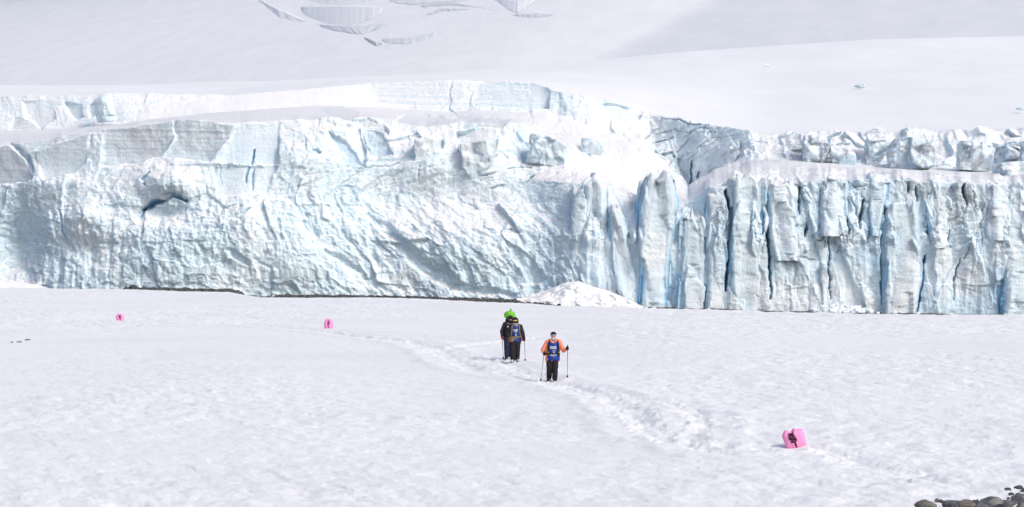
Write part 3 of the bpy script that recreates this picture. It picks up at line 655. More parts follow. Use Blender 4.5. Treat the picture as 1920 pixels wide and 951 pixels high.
SERACS = [  # px, base row, width, height, extra depth behind the columns, ash
    (1526, 306, 40, 50, 25, .5), (1580, 308, 36, 40, 24, .5), (1634, 300, 34, 46, 26, .35),
    (1694, 318, 46, 58, 22, .35), (1730, 312, 34, 40, 20, .8), (1826, 312, 50, 48, 20, .5),
    (1888, 308, 46, 34, 24, .5), (1910, 292, 46, 34, 28, .6), (1898, 340, 52, 36, 13, .7), (1948, 312, 60, 50, 18, .5), (1995, 310, 60, 60, 18, .5),
]
for i, (px, pb, w, h, ex, ash) in enumerate(SERACS):
    serac(px, pb + 2, w * 1.3, h * 1.1, table(px, DCOL) + 8 + ex, 700 + i * 7, ash * 1.2, .10, (random.Random(i).random() - .5) * .5)
# broken blocks of the left-hand front
for i, (px, pb, w, h, ex, ash) in enumerate([
    (322, 378, 96, 50, 5.6, .04), (905, 330, 74, 66, 9, .2), (1020, 304, 76, 52, 12.5, .1), (806, 312, 60, 60, 8.5, .05),
    (1108, 288, 48, 32, 28, .2), (202, 225, 40, 44, 41, .1)]):
    serac(px, pb, w, h, d0(px) + ex, 1500 + i * 5, ash, .08, (random.Random(i + 50).random() - .5) * .6, name='ice_block', planes=6, rough=.07, depth=w * d0(px) / F * .9)

for i, (px, pb, w, h, D) in enumerate([(1612, 164, 20, 5, 545), (1765, 192, 12, 3, 470), (1437, 125, 10, 2.4, 690), (1914, 206, 14, 4, 430)]):
    serac(px, pb, w, h, D, 1900 + i, .2, .04, 0, name='crevasse_lip', depth=w * D / F * 1.6)
# snow cone heaped at the foot, in front of the first columns
def build_apron():
    nr, nc = 90, 150
    px = np.linspace(935, 1215, nc)[None]; t = np.linspace(0, 1, nr)[:, None]
    ridge = table(px, [(935, 571), (965, 562), (1000, 552), (1030, 542), (1060, 530), (1085, 527), (1110, 537), (1140, 545), (1180, 562), (1215, 579)])
    foot = table(px, [(935, 571), (1000, 573), (1100, 579), (1215, 581)])
    py = foot + (ridge - foot) * t; D = table(px, [(935, 348), (1060, 343), (1215, 341)]) - 6 + 9 * t
    X = (px - 960) / F * D; Y = D + 0 * X; Z = ZC - (py - HOR) / F * D
    d = .25 * facets(X / 1.5, Y / 1.5, Z / 1.5, 5, .8, .8) + .6 * fbm(X * .35, Y * .35, Z * .35, 5, 6, .6) + .08 * facets(X / .5, Y / .5, Z / .5, 8, .8, .8)
    edge = sstep(0, .12, t) * sstep(1, .9, t)
    Y = Y - d * edge; Z = Z + .5 * d * edge
    co = np.stack([X, Y, Z], -1).reshape(-1, 3)
    at = np.zeros((nr * nc, 3)); at[:, 1] = (.25 * sstep(.1, .5, fbm(X * .5, Y, Z * 1.5, 3, 12)) * sstep(.5, .1, t)).reshape(-1)
    mesh_obj('snow_cone', co, grid_faces(nr, nc), M_SNOW, attr=at, parent=glacier)
build_apron()

# ------------------------------------------------------------------ mountain slope behind the glacier
def mountain_D(px, py):
    """depth of the folded slope along each line of sight: flanks that lean away to the left, a bowl in the middle"""
    px = np.asarray(px, float) + 0 * py; py = np.asarray(py, float) + 0 * px
    g = np.arange(-2500, 4500, 10.0)
    zx = 1.18 * table(g, [(-2500, .05), (-900, .15), (-200, .34), (60, .44), (230, .36), (700, .36), (950, .30), (1100, .18), (1240, .14), (1300, .50), (1920, .46), (2800, .2)])
    q = np.cumsum(zx) * 10 / F; q -= np.interp(960, g, q)
    pc = np.clip(py, -40, 200)
    e = (HOR - pc) / F
    fold = np.interp(px + 1.75 * (pc - 40), g, q)
    D = 250.0 / np.maximum(.22 + fold - e, .05)
    return D + np.clip(-40 - py, 0, 500) * 1.2
def build_mountain():
    px = np.linspace(-900, 2800, 260)[None]; py = np.concatenate([np.linspace(186, -30, 130), np.linspace(-40, -420, 20)])[:, None]
    D = mountain_D(px, py); D = D + 6 * fbm(px * .006, py * .012, 0, 3, 205)
    PX = px + 0 * D; PY = py + 0 * D
    X = (PX - 960) / F * D; Z = ZC - (PY - HOR) / F * D
    co = np.stack([X, D, Z], -1).reshape(-1, 3)
    o = mesh_obj('mountain_slope', co, grid_faces(*D.shape), M_FIRN)
    return tag(o, 'smooth grey-white snow slope rising behind the glacier', 'mountain', kind='structure')
mountain = build_mountain()
def scarp(top, bot, thick, strata, ash, dense_and_shade, seed, lift=.8):
    """crevasse wall standing out of the slope: a bowed slab with depth"""
    n, m = 50, 14
    u = np.linspace(0, 1, n); a = np.array(top, float); b = np.array(bot, float)
    ua = np.linspace(0, 1, len(a)); ub = np.linspace(0, 1, len(b))
    tx, ty = np.interp(u, ua, a[:, 0]), np.interp(u, ua, a[:, 1]); bx, by = np.interp(u, ub, b[:, 0]), np.interp(u, ub, b[:, 1])
    tap = np.sin(np.pi * np.clip(u * .98 + .01, 0, 1)) ** .45
    jit = 2.2 * fbm(u * 9 + seed, 0, 0, 4, seed + 1, .6)
    bx, by = tx + (bx - tx) * tap, ty + (by - ty) * tap + 1.3 * jit
    ty = ty + .6 * fbm(u * 7 + seed, 3, 0, 4, seed + 2, .6)
    rows = []
    for k in range(m):
        t = k / (m - 1); X = tx * (1 - t) + bx * t; Y = ty * (1 - t) + by * t
        D = .72 * mountain_D(X, Y) + .28 * mountain_D(bx, by) - lift * 2 - 1.5 * fbm(X * .03 + seed, Y * .03, 0, 3, seed)
        rows.append((X, Y, D))
    # snow roof running back into the slope, then the buried back
    for k in (.35, 1.0):
        Y = ty - 2 * k; rows.insert(0, (tx, Y, mountain_D(tx, Y) * k + (.72 * mountain_D(tx, ty) + .28 * mountain_D(bx, by) - lift) * (1 - k) + 2 * k))
    X = np.array([r[0] for r in rows]); Y = np.array([r[1] for r in rows]); D = np.array([r[2] for r in rows])
    co = np.stack([(X - 960) / F * D, D, ZC - (Y - HOR) / F * D], -1).reshape(-1, 3)
    at = np.zeros((len(co), 3)); at[:, 0] = dense_and_shade; at[:, 1] = ash; at[:, 2] = strata
    mesh_obj('crevasse_wall', co, grid_faces(len(rows), n), M_ICE, attr=at, parent=mountain)
SCARPS = [
    ([(566, 14), (640, 12), (718, 15)], [(562, 42), (640, 48), (716, 46)], .7, .35, .05),
    ([(600, 47), (660, 50), (732, 44)], [(610, 60), (675, 64), (698, 64)], .6, .45, .0),
    ([(684, 71), (700, 76), (716, 82)], [(690, 79), (704, 85), (718, 86)], .6, .5, .1),
    ([(718, 74), (770, 71), (818, 63)], [(716, 86), (770, 82), (815, 74)], .6, .4, .0),
    ([(798, 29), (830, 17), (880, 18)], [(800, 31), (832, 21), (882, 20)], .5, .6, .1),
    ([(790, 12), (850, 6), (940, 22)], [(790, 14), (850, 10), (940, 23)], .5, .6, .0),
    ([(480, -4), (520, 18), (572, 40)], [(478, -1), (524, 33), (574, 46)], .2, .15, .25),
    ([(560, -12), (640, -14), (720, -10)], [(566, 10), (640, 9), (700, 12)], .3, .1, .15),
    ([(920, -12), (970, -14), (1020, -16)], [(930, 18), (970, 24), (1004, 10)], .3, .05, .3),
    ([(962, 28), (1000, 27), (1036, 29)], [(964, 33), (1000, 33), (1038, 32)], .3, .5, .2),
    ([(724, -8), (780, -6), (900, -10)], [(722, 12), (790, 8), (900, 4)], .4, .1, .1),
]
for i, (t_, b_, st, ash, dn) in enumerate(SCARPS): scarp(t_, b_, 10, st * .8, ash * .9, dn * .6, 900 + i)

# ------------------------------------------------------------------ shore
M_GRAVEL = mat_rock('dark_gravel', (.055, .058, .062), (.12, .12, .12))
def build_shore():
    px = np.linspace(-700, 2700, 420)[None]; t = np.linspace(0, 1, 70)[:, None]
    D = 150 + (d0(px) + 6 - 150) * t
    zb = base_z(px) + .05
    X = (px - 960) / F * D; Z = zb - 1.4 * sstep(1.0, .5, t) + .22 * fbm(X * .35, D * .12, 0, 4, 301) + .12 * facets(X / .8, D / 1.5, 0 * X, 302)
    co = np.stack([X, D + 0 * X, Z], -1).reshape(-1, 3)
    o = mesh_obj('shore', co, grid_faces(*Z.shape), M_GRAVEL)
    tag(o, 'thin strip of dark gravel shore below the glacier front', 'shore', kind='structure')
build_shore()
def build_shingle():
    r = np.random.RandomState(4); V = []; Fc = []; n = 0
    base = [chunk_mesh(60 + k, 1, 1, .7, 8, 4, .0, .05) for k in range(6)]
    for i in range(1500):
        px = r.uniform(225, 1300) if i < 1200 else r.uniform(1300, 1920)
        D = d0(px) - r.uniform(.5, 1) * r.uniform(0, 26); s_ = r.uniform(.15, .55)
        if px > 1060: D = table(px, DCOL) - r.uniform(0, 6); s_ *= .7
        z = base_z(px) - .15
        v, f = base[i % 6]; a = r.uniform(0, 6.28); c, s2 = math.cos(a), math.sin(a)
        w = np.stack([v[:, 0] * c - v[:, 1] * s2, v[:, 0] * s2 + v[:, 1] * c, v[:, 2]], 1) * s_ + np.array([(px - 960) / F * D, D, z])
        V.append(w); Fc.append(f + n); n += len(v)
    o = mesh_obj('shingle', np.concatenate(V), np.concatenate(Fc), M_GRAVEL, smooth=False)
    tag(o, 'dark wet stones strewn along the shore under the ice', 'stones', kind='stuff')
build_shingle()
# fallen ice along the foot of the cliff
def build_brash():
    r = np.random.RandomState(9); V = []; Fc = []; n = 0
    base = [chunk_mesh(160 + k, 1, .9, .8, 10, 6, .02, .02) for k in range(8)]
    spots = [(1515, 1640, 130, 2.5), (830, 1010, 60, .8), (1000, 1200, 110, 1.0), (1200, 1500, 14, .5), (1640, 1930, 16, .5), (60, 560, 60, .7)]
    for a0, a1, cnt, hh in spots:
        for i in range(cnt):
            px = r.normal((a0 + a1) / 2, (a1 - a0) / 4) if hh > 2 else r.uniform(a0, a1)
            near = table(px, DCOL) if px > 1050 else d0(px)
            D = near - r.uniform(0, 3.5); s_ = r.uniform(.2, .9) * (1.2 if hh > 2 else .8)
            z = ZC - (pyb(px) - HOR) / F * near - .3
            if hh > 2: z += hh * max(0, 1 - abs(px - (a0 + a1) / 2) / ((a1 - a0) / 2)) * max(0, 1 - (near - D) / 3.5) * r.uniform(0, .5)
            v, f = base[i % 8]; a = r.uniform(0, 6.28); c, s2 = math.cos(a), math.sin(a)
            w = np.stack([v[:, 0] * c - v[:, 1] * s2, v[:, 0] * s2 + v[:, 1] * c, v[:, 2]], 1) * s_ + np.array([(px - 960) / F * D, D, z])
            V.append(w); Fc.append(f + n); n += len(v)
    V = np.concatenate(V)
    o = mesh_obj('brash_ice', V, np.concatenate(Fc), M_ICE, smooth=False, attr=np.tile([.12, 0, 0], (len(V), 1)))
    tag(o, 'small broken pieces of fallen ice along the cliff foot', 'ice', kind='stuff')
build_brash()
def build_bank():
    px = np.linspace(-260, 110, 90)[None]; t = np.linspace(0, 1, 24)[:, None]
    top = table(px, [(-260, 527), (0, 527), (40, 529), (60, 532), (75, 535), (110, 546)]); D = 352 + 8 * t + 0 * px
    py = 560 + (top - 560) * np.sin(t * np.pi / 2)
    X = (px - 960) / F * D; Z = ZC - (py - HOR) / F * D + .3 * fbm(X * .5, D * .5, 0, 3, 401)
    o = mesh_obj('snow_bank', np.stack([X, D, Z], -1).reshape(-1, 3), grid_faces(*Z.shape), M_SNOW)
    tag(o, 'low white snow bank at the left foot of the ice cliff', 'snow bank', kind='structure')
build_bank()

# ------------------------------------------------------------------ rocks
M_ROCKS = [mat_rock('grey_rock', (.11, .115, .12), (.20, .20, .20)), mat_rock('dark_rock', (.035, .038, .045), (.085, .09, .10)), mat_rock('brown_rock', (.12, .10, .085), (.22, .20, .18)), mat_rock('slate_rock', (.075, .08, .09), (.15, .155, .165))]
def rock(px, py, w_px, h_px, mi, label, seed, D=None, group=None, sink=.25, name='rock', dmul=.9):
    D = D or Dflat(py); w = w_px * D / F; h = h_px * D / F / (1 - sink)
    x, y = (px - 960) / F * D, D
    z = snow_z(x, y) if D < 150 else ZC - (py - HOR) / F * D
    v, fc = chunk_mesh(seed, w, w * dmul, h, 13, 20, .07, .05, False)
    o = mesh_obj(name, v, fc, M_ROCKS[mi])
    o.location = (x, y, z - h * sink); o.rotation_euler = (0, 0, seed * 1.3)
    return tag(o, label, 'rock', group)
rock(1738, 962, 42, 16, 2, 'brownish grey rounded rock in the snow, leftmost at the bottom right corner', 31)
rock(1789, 961, 42, 15, 3, 'slate grey domed rock right of the brownish leftmost rock', 32)
rock(1826, 953, 24, 10, 1, 'small blackish rock perched between two larger grey rocks', 33)
rock(1812, 965, 34, 14, 2, 'brown rock under the small blackish rock, cut by the photo edge', 41)
rock(1860, 957, 48, 18, 0, 'broad mottled grey rock with a peaked top in the corner pile', 34)
rock(1840, 971, 46, 18, 3, 'grey rock below the broad mottled rock, mostly below the photo edge', 35)
rock(1890, 955, 34, 11, 3, 'flat slate rock right of the broad mottled rock', 36)
rock(1917, 951, 40, 18, 0, 'grey angular rock at the right edge, highest of the big ones', 37)
rock(1884, 973, 50, 21, 1, 'dark rock in the pile below the flat slate rock', 38)
rock(1922, 971, 44, 23, 2, 'brownish rock in the very bottom right corner', 39)
rock(1891, 931, 11, 5, 1, 'tiny black stone poking from the snow above the rock pile', 40, dmul=1.2)
rock(1911, 927, 15, 7, 1, 'small black stone in the snow near the right edge', 42, dmul=1.2)
rock(1921, 930, 14, 7, 1, 'small black stone cut by the right photo edge', 43, dmul=1.2)
_r2 = random.Random(5)
for _i in range(14):
    _x = _r2.uniform(1755, 1918); rock(_x, 952 - (_x - 1755) * .10 + _r2.uniform(-1, 9), _r2.uniform(7, 13), _r2.uniform(4, 7), _r2.choice((0, 1, 2, 3)), 'small loose stone wedged among the rocks in the bottom right corner', 60 + _i, group='small stones in the corner rock pile')
rock(250, 541.5, 16, 7, 1, 'dark boulder at the foot of the left ice wall', 44, D=351, sink=.3)
rock(52, 637.5, 6, 2.0, 1, 'small dark stone lying alone on the snow at far left', 45, dmul=2)
rock(22, 641.5, 5, 1.8, 1, 'tiny dark pebble left of the lone dark stone', 46, dmul=2)
rock(36, 641, 5, 1.8, 1, 'tiny dark pebble nearest the lone dark stone', 47, dmul=2)

# ------------------------------------------------------------------ small mesh kit for people and bags
class Kit:
    def __init__(s): s.v = []; s.f = []; s.n = 0
    def add(s, v, f): s.v.append(np.asarray(v, float)); s.f += [[i + s.n for i in q] for q in f]; s.n += len(v); return s
    def cap(s, p0, r0, p1, r1, seg=14, flat=1.0, flat_axis=1):
        """tapered capsule between two points"""
        p0, p1 = np.array(p0, float), np.array(p1, float); ax = p1 - p0; L = np.linalg.norm(ax)
        ax = ax / L if L > 1e-6 else np.array([0, 0, 1.])
        t = np.array([1, 0, 0]) if abs(ax[0]) < .8 else np.array([0, 1, 0]); a = np.cross(ax, t); a /= np.linalg.norm(a); b = np.cross(ax, a)
        rings = []
        for k in range(1, 5): e = math.pi / 2 * (1 - k / 4); rings.append((p0 - ax * r0 * math.sin(e), r0 * math.cos(e)))
        for k in range(0, 4): e = math.pi / 2 * k / 4; rings.append((p1 + ax * r1 * math.sin(e), r1 * math.cos(e)))
        v = [p0 - ax * r0]; f = []
        for c, r in rings:
            for j in range(seg): th = 2 * math.pi * j / seg; v.append(c + r * (math.cos(th) * a + math.sin(th) * b))
        v.append(p1 + ax * r1); nr = len(rings)
        for j in range(seg):
            f.append([0, 1 + (j + 1) % seg, 1 + j]); f.append([len(v) - 1, 1 + (nr - 1) * seg + j, 1 + (nr - 1) * seg + (j + 1) % seg])
            for k in range(nr - 1): f.append([1 + k * seg + j, 1 + k * seg + (j + 1) % seg, 1 + (k + 1) * seg + (j + 1) % seg, 1 + (k + 1) * seg + j])
        v = np.array(v)
        if flat != 1.0: m = (p0 + p1) / 2; v[:, flat_axis] = m[flat_axis] + (v[:, flat_axis] - m[flat_axis]) * flat
        return s.add(v, f)
    def ell(s, c, r, seg=18):
        v = []; f = []; nr = 10
        for i in range(nr + 1):
            ph = math.pi * i / nr
            for j in range(seg): th = 2 * math.pi * j / seg; v.append([c[0] + r[0] * math.sin(ph) * math.cos(th), c[1] + r[1] * math.sin(ph) * math.sin(th), c[2] + r[2] * math.cos(ph)])
        for i in range(nr):
            for j in range(seg): f.append([i * seg + j, (i + 1) * seg + j, (i + 1) * seg + (j + 1) % seg, i * seg + (j + 1) % seg])
        return s.add(v, f)
    def box(s, c, r, rz=0):
        v = []; ca, sa = math.cos(rz), math.sin(rz)
        for x in (-1, 1):
            for y in (-1, 1):
                for z in (-1, 1): X, Y = x * r[0], y * r[1]; v.append([c[0] + X * ca - Y * sa, c[1] + X * sa + Y * ca, c[2] + z * r[2]])
        return s.add(v, [[0, 1, 3, 2], [4, 6, 7, 5], [0, 4, 5, 1], [2, 3, 7, 6], [0, 2, 6, 4], [1, 5, 7, 3]])
    def build(s, name, mat, parent=None, remesh=None, smooth_it=3, wrinkle=0, seed=1):
        o = mesh_obj(name, np.concatenate(s.v), s.f, mat, parent)
        if remesh:
            md = o.modifiers.new('r', 'REMESH'); md.mode = 'VOXEL'; md.voxel_size = remesh; md.use_smooth_shade = True
            if smooth_it: sm = o.modifiers.new('s', 'SMOOTH'); sm.factor = .5; sm.iterations = smooth_it
            dg = bpy.context.evaluated_depsgraph_get(); ev = o.evaluated_get(dg)
            me = bpy.data.meshes.new_from_object(ev); old = o.data; o.modifiers.clear(); o.data = me; bpy.data.meshes.remove(old)
            me.name = name
            if not me.materials: me.materials.append(mat)
            if wrinkle:
                n = len(me.vertices); c = np.empty(n * 3, np.float32); me.vertices.foreach_get('co', c); c = c.reshape(-1, 3)
                nm = np.empty(n * 3, np.float32); me.vertices.foreach_get('normal', nm); nm = nm.reshape(-1, 3)
                w = ridged(c[:, 0] * 5 + seed, c[:, 1] * 5, c[:, 2] * 9, 3, seed) - .3
                c = c + nm * (w * wrinkle)[:, None]; me.vertices.foreach_set('co', c.astype(np.float32).ravel()); me.update()
            me.polygons.foreach_set('use_smooth', np.ones(len(me.polygons), bool))
        return o
M_SKIN = mat_plain('skin', (.50, .30, .22), .55, .12, 40, .35, .05)
M_BLACK = mat_plain('black_fabric', (.012, .012, .015), .8, .4, 60)
M_DARK = mat_plain('charcoal_fabric', (.022, .024, .032), .8, .35, 50)
M_NAVY = mat_plain('navy_fabric', (.014, .020, .055), .8, .3, 50)
M_ORANGE = mat_plain('orange_shell', (.85, .26, .14), .65, .10, 25)
M_BLUE = mat_plain('blue_bib', (.012, .045, .26), .65, .2, 25)
M_WHITE = mat_plain('white_print', (.80, .80, .82), .6, .06, 60)
M_GREY = mat_plain('grey_fleece', (.42, .42, .46), .8, .2, 80)
M_KHAKI = mat_plain('khaki_webbing', (.20, .15, .075), .8, .3, 60)
M_RED = mat_plain('red_fabric', (.36, .025, .035), .7, .2, 50)
M_PINKBAG = mat_plain('pink_nylon', (.86, .30, .57), .6, .12, 6)
M_INK = mat_plain('black_ink', (.03, .008, .022), .7, .2, 40, .2, 0)
M_GREEN = mat_plain('lime_nylon', (.17, .48, .04), .55, .12, 18)
M_POLE = mat_plain('pole_metal', (.10, .10, .11), .35, .15, 30, .5, 0, .6)
M_MIRROR1 = mat_plain('mauve_mirror_lens', (.38, .32, .40), .2, .15, 20, .6, 0, .3)
M_MIRROR2 = mat_plain('amber_mirror_lens', (.80, .40, .10), .2, .2, 20, .6, 0, .3)
M_YEL = mat_plain('yellow_green_trim', (.45, .50, .06), .7, .15, 40)

def grip_hand(kit, p, side, r=.016):
    """gloved hand closed round an upright pole at p: palm, four curled fingers of unequal length, thumb"""
    x, y, z = p
    kit.cap((x - side * .034, y + .03, z - .035), .026, (x - side * .034, y + .03, z + .035), .028)
    for i in range(4):
        zz = z - .036 + .024 * i; R = .032; n = 5; span = (2.9, 3.4, 3.5, 3.1)[i]
        pr = None
        for k in range(n + 1):
            a = math.pi / 2 + side * (.75 - span * k / n) * 1.0
            q = (x - side * 0 + R * math.sin(a - math.pi / 2) * -1, y + R * math.cos(a - math.pi / 2) * .9, zz)
            q = (x + R * math.cos(math.pi / 2 + side * (.9 - span * k / n)) , y + R * math.sin(math.pi / 2 + side * (.9 - span * k / n)), zz)
            if pr: kit.cap(pr, .0125, q, .0115, 8)
            pr = q
    kit.cap((x - side * .03, y + .01, z + .03), .014, (x - side * .012, y - .026, z + .05), .013, 8); kit.cap((x - side * .012, y - .026, z + .05), .013, (x + side * .016, y - .034, z + .047), .011, 8)
def trekking_pole(hand, tip, label, group):
    """hand, tip in world coordinates"""
    h, t = np.array(hand), np.array(tip); o = empty('trekking_pole', tuple(t)); tag(o, label, 'trekking pole', group)
    d = (h - t); u = d / np.linalg.norm(d); d = d + u * .10; L = np.linalg.norm(d)
    Kit().cap(u * .02, .006, u * (L * .55), .008, 8).cap(u * (L * .55), .0095, u * (L - .14), .0105, 8).build('shaft', M_POLE, o)
    Kit().cap(u * (L - .17), .016, u * (L - .01), .018, 10).cap(u * (L - .012), .021, u * L, .02, 10).build('grip', M_BLACK, o)
    k = Kit().cap(u * .075, .03, u * .082, .032, 12); k.build('snow_basket', M_BLACK, o)
    kk = Kit(); q = u * (L - .01)
    kk.cap(q + np.array([.0, .012, 0]), .005, q + np.array([.012, .045, -.07]), .005, 6).cap(q + np.array([.012, .045, -.07]), .005, q + np.array([0, .03, -.13]), .005, 6)
    kk.build('wrist_strap', M_BLACK, o)
    return o
def bib_panel(root, c, w, h, dep, mat, marks, mark_mat, name='bib', back=.0):
    nx, nz = 17, 15; V = []; 
    for layer in (0, 1):
        for i in range(nz):
            for j in range(nx):
                u = j / (nx - 1) * 2 - 1; v = i / (nz - 1)
                y = -dep + (u * u) * .085 + layer * .012 + .006 * math.sin(7 * u + 5 * v) - .012 * math.sin(math.pi * v)
                notch = .045 * max(0, 1 - abs(u) * 3.2) if i == nz - 1 else 0
                V.append((c[0] + u * w / 2 * (1 - .10 * v), c[1] + y, c[2] - h / 2 + v * h - notch))
    f = []; n1 = nx * nz
    for i in range(nz - 1):
        for j in range(nx - 1):
            a = i * nx + j; f.append([a, a + 1, a + nx + 1, a + nx]); f.append([n1 + a, n1 + a + nx, n1 + a + nx + 1, n1 + a + 1])
    for j in range(nx - 1): f.append([j, n1 + j, n1 + j + 1, j + 1]); a = (nz - 1) * nx + j; f.append([a, a + 1, n1 + a + 1, n1 + a])
    for i in range(nz - 1): a = i * nx; f.append([a, a + nx, n1 + a + nx, n1 + a]); a += nx - 1; f.append([a, n1 + a, n1 + a + nx, a + nx])
    b = Kit().add(V, f).build(name, mat, root)
    k = Kit()
    for (u, v, du, dv) in marks:
        x = c[0] + u * w / 2 * (1 - .1 * v); y = c[1] - dep + u * u * .085 - .016 + .006 * math.sin(7 * u + 5 * v) - .010 * math.sin(math.pi * v)
        k.box((x, y, c[2] - h / 2 + v * h), (du * w / 2, .004, dv * h / 2), .17 * u * 2)
    if marks: tag(k.build('lettering', mark_mat, b, None), kind='stuff')
    return b
def marks_for(seed):
    r = random.Random(seed); m = []
    x = -.52
    while x < .46:                                        # bold heading in two tight lines
        w = r.uniform(.035, .06); m.append((x, .745, w, .055 * r.uniform(.8, 1.2))); x += w * 2 + .02
    x = -.48
    while x < .52:
        w = r.uniform(.04, .07); m.append((x, .665, w, .05 * r.uniform(.8, 1.2))); x += w * 2 + .025
    for x in (-.14, -.02, .12, .22): m.append((x, .56, .045, .022))
    for v in (.48, .43, .38): m += [(-.02, v, .07, .028), (.12, v, .05, .03)]
    x = -.6
    while x < .58:
        w = r.uniform(.03, .06); m.append((x, .31, w, .042 * r.uniform(.7, 1.2))); x += w * 2 + .035
    for x, v in ((-.3, .25), (-.2, .25), (.02, .24), (.1, .2), (.3, .25)): m.append((x, v, .05, .022))
    return m

def person(name_label, foot, J, mats, z0):
    """J: joints in metres relative to the point between the feet, x to photo right, y away from the camera"""
    root = empty('person', (foot[0], foot[1], z0)); tag(root, name_label, 'person')
    s = J
    def mid(a, b, t): return tuple(np.array(a) * (1 - t) + np.array(b) * t)
    hd = np.array(s['head']); nk = np.array(s['neck']); sh = [np.array(s['shL']), np.array(s['shR'])]; el = [np.array(s['elL']), np.array(s['elR'])]; ha = [np.array(s['haL']), np.array(s['haR'])]
    hp = np.array(s['hip']); hj = [hp + np.array([-.095, 0, -.02]), hp + np.array([.095, 0, -.02])]
    kn = [np.array(s['knL']), np.array(s['knR'])]; an = [np.array(s['anL']), np.array(s['anR'])]
    chest = (nk + hp) / 2 + np.array([0, 0, .12])
    # body: one continuous figure from the head to the feet
    k = Kit()
    k.ell(hd, (.078, .098, .118)); k.ell(hd + np.array([0, -.03, -.055]), (.055, .06, .062)); k.cap(hd + np.array([0, -.092, .01]), .011, hd + np.array([0, -.113, -.028]), .015, 8)
    k.cap(hd + np.array([-.03, -.088, -.065]), .011, hd + np.array([.03, -.088, -.065]), .011, 8)
    for e in (-1, 1): k.ell(hd + np.array([e * .08, .005, -.01]), (.013, .024, .034), 10)
    k.cap(hd + np.array([0, .02, -.09]), .055, nk, .06); k.cap(nk + np.array([-.05, 0, -.03]), .07, nk + np.array([.05, 0, -.03]), .07)
    k.cap(chest + np.array([-.07, 0, .08]), .105, chest + np.array([.07, 0, .08]), .105); k.cap(chest, .12, hp, .115); k.cap(hp + np.array([-.06, 0, 0]), .105, hp + np.array([.06, 0, 0]), .105)
    for e in (0, 1):
        k.cap(nk + np.array([0, 0, -.04]), .05, sh[e], .055); k.cap(sh[e], .05, el[e], .04); k.cap(el[e], .04, ha[e], .028); k.ell(ha[e], (.03, .03, .045), 10)
        k.cap(hj[e], .085, kn[e], .055); k.cap(kn[e], .055, an[e], .04); k.cap(an[e] + np.array([0, .02, -.035]), .03, an[e] + np.array([0, -.10, -.055]), .026)
    k.build('body', M_SKIN, root, .016, 2)
    # jacket
    k = Kit(); hem = s['hem']; hw = s['hemw']
    k.cap(nk + np.array([-.03, .01, -.01]), .075, nk + np.array([.03, .01, -.01]), .075); k.cap(sh[0] + np.array([.06, 0, -.06]), .105, sh[1] + np.array([-.06, 0, -.06]), .105)
    for zz, hwz, rr in ((chest[2] + .02, .10, .135), (hp[2] + .18, hw - .13, .14), (hp[2] + .06, hw - .13, .148), (hem + .075, hw - .115, .13)):
        xc = nk[0] + (hp[0] - nk[0]) * (nk[2] - zz) / (nk[2] - hp[2]); k.cap((xc - hwz, nk[1], zz), rr, (xc + hwz, nk[1], zz), rr)
    k.cap((chest[0], chest[1], chest[2]), .15, (hp[0], hp[1], hem + .12), .15)
    for e in (0, 1): k.cap(nk + np.array([0, 0, -.045]), .075, sh[e], .082); k.cap(sh[e], .082, el[e], .070); k.cap(el[e], .068, mid(el[e], ha[e], .82), .050)
    k.build('jacket', mats['jacket'], root, .016, 3, .010, 3)
    # trousers
    k = Kit(); k.cap(hp + np.array([-.07, 0, .02]), .125, hp + np.array([.07, 0, .02]), .125)
    for e in (0, 1): k.cap(hj[e], .125, kn[e], .100); k.cap(kn[e], .100, an[e] + np.array([0, 0, .03]), .090)
    k.build('trousers', mats['trousers'], root, .016, 2, .012, 5)
    for e in (0, 1):
        a = an[e]; fo = s['foot'][e]
        k = Kit(); k.cap(a + np.array([0, .02, .06]), .062, a + np.array([0, .03, -.04]), .055); k.cap(a + np.array([0, .05, -.055]), .044, a + np.array([fo * .05, -.16, -.062]), .042); k.cap(a + np.array([0, -.02, .0]), .05, a + np.array([fo * .04, -.12, -.05]), .042)
        bt = k.build('boot', mats['boot'], root, .012, 1)
        Kit().cap(a + np.array([0, .07, -.088]), .034, a + np.array([fo * .05, -.17, -.088]), .036, 12, .5, 2).build('sole', M_BLACK, bt)
        g = Kit(); sd = -1 if e == 0 else 1
        grip_hand(g, tuple(ha[e] + np.array([0, -.03, 0])), sd); g.cap(mid(el[e], ha[e], .80), .040, ha[e] + np.array([-sd * .02, .01, 0]), .030)
        g.build('glove', mats['glove'], root, .007, 1)
    return root, dict(head=hd, neck=nk, sh=sh, chest=chest, hip=hp, hands=ha)
def hat(root, hd, mat, name='beanie', low=.02):
    k = Kit(); nr, ns = 9, 20; v = []; f = []
    for i in range(nr):
        ph = math.pi / 2 * i / (nr - 1) 
        for j in range(ns): th = 2 * math.pi * j / ns; v.append((hd[0] + .096 * math.cos(th) * math.cos(ph) ** .8, hd[1] + .004 + .114 * math.sin(th) * math.cos(ph) ** .8, hd[2] + low + (.128 - low) * math.sin(ph)))
    for i in range(nr - 1):
        for j in range(ns): f.append([i * ns + j, i * ns + (j + 1) % ns, (i + 1) * ns + (j + 1) % ns, (i + 1) * ns + j])
    o = k.add(v, f).build(name, mat, root)
    k = Kit()
    for j in range(20):
        t0, t1 = 2 * math.pi * j / 20, 2 * math.pi * (j + 1) / 20
        k.cap((hd[0] + .094 * math.cos(t0), hd[1] + .004 + .112 * math.sin(t0), hd[2] + low + .012), .014, (hd[0] + .094 * math.cos(t1), hd[1] + .004 + .112 * math.sin(t1), hd[2] + low + .012), .014, 6)
    k.build('cuff', mat, o)
    return o
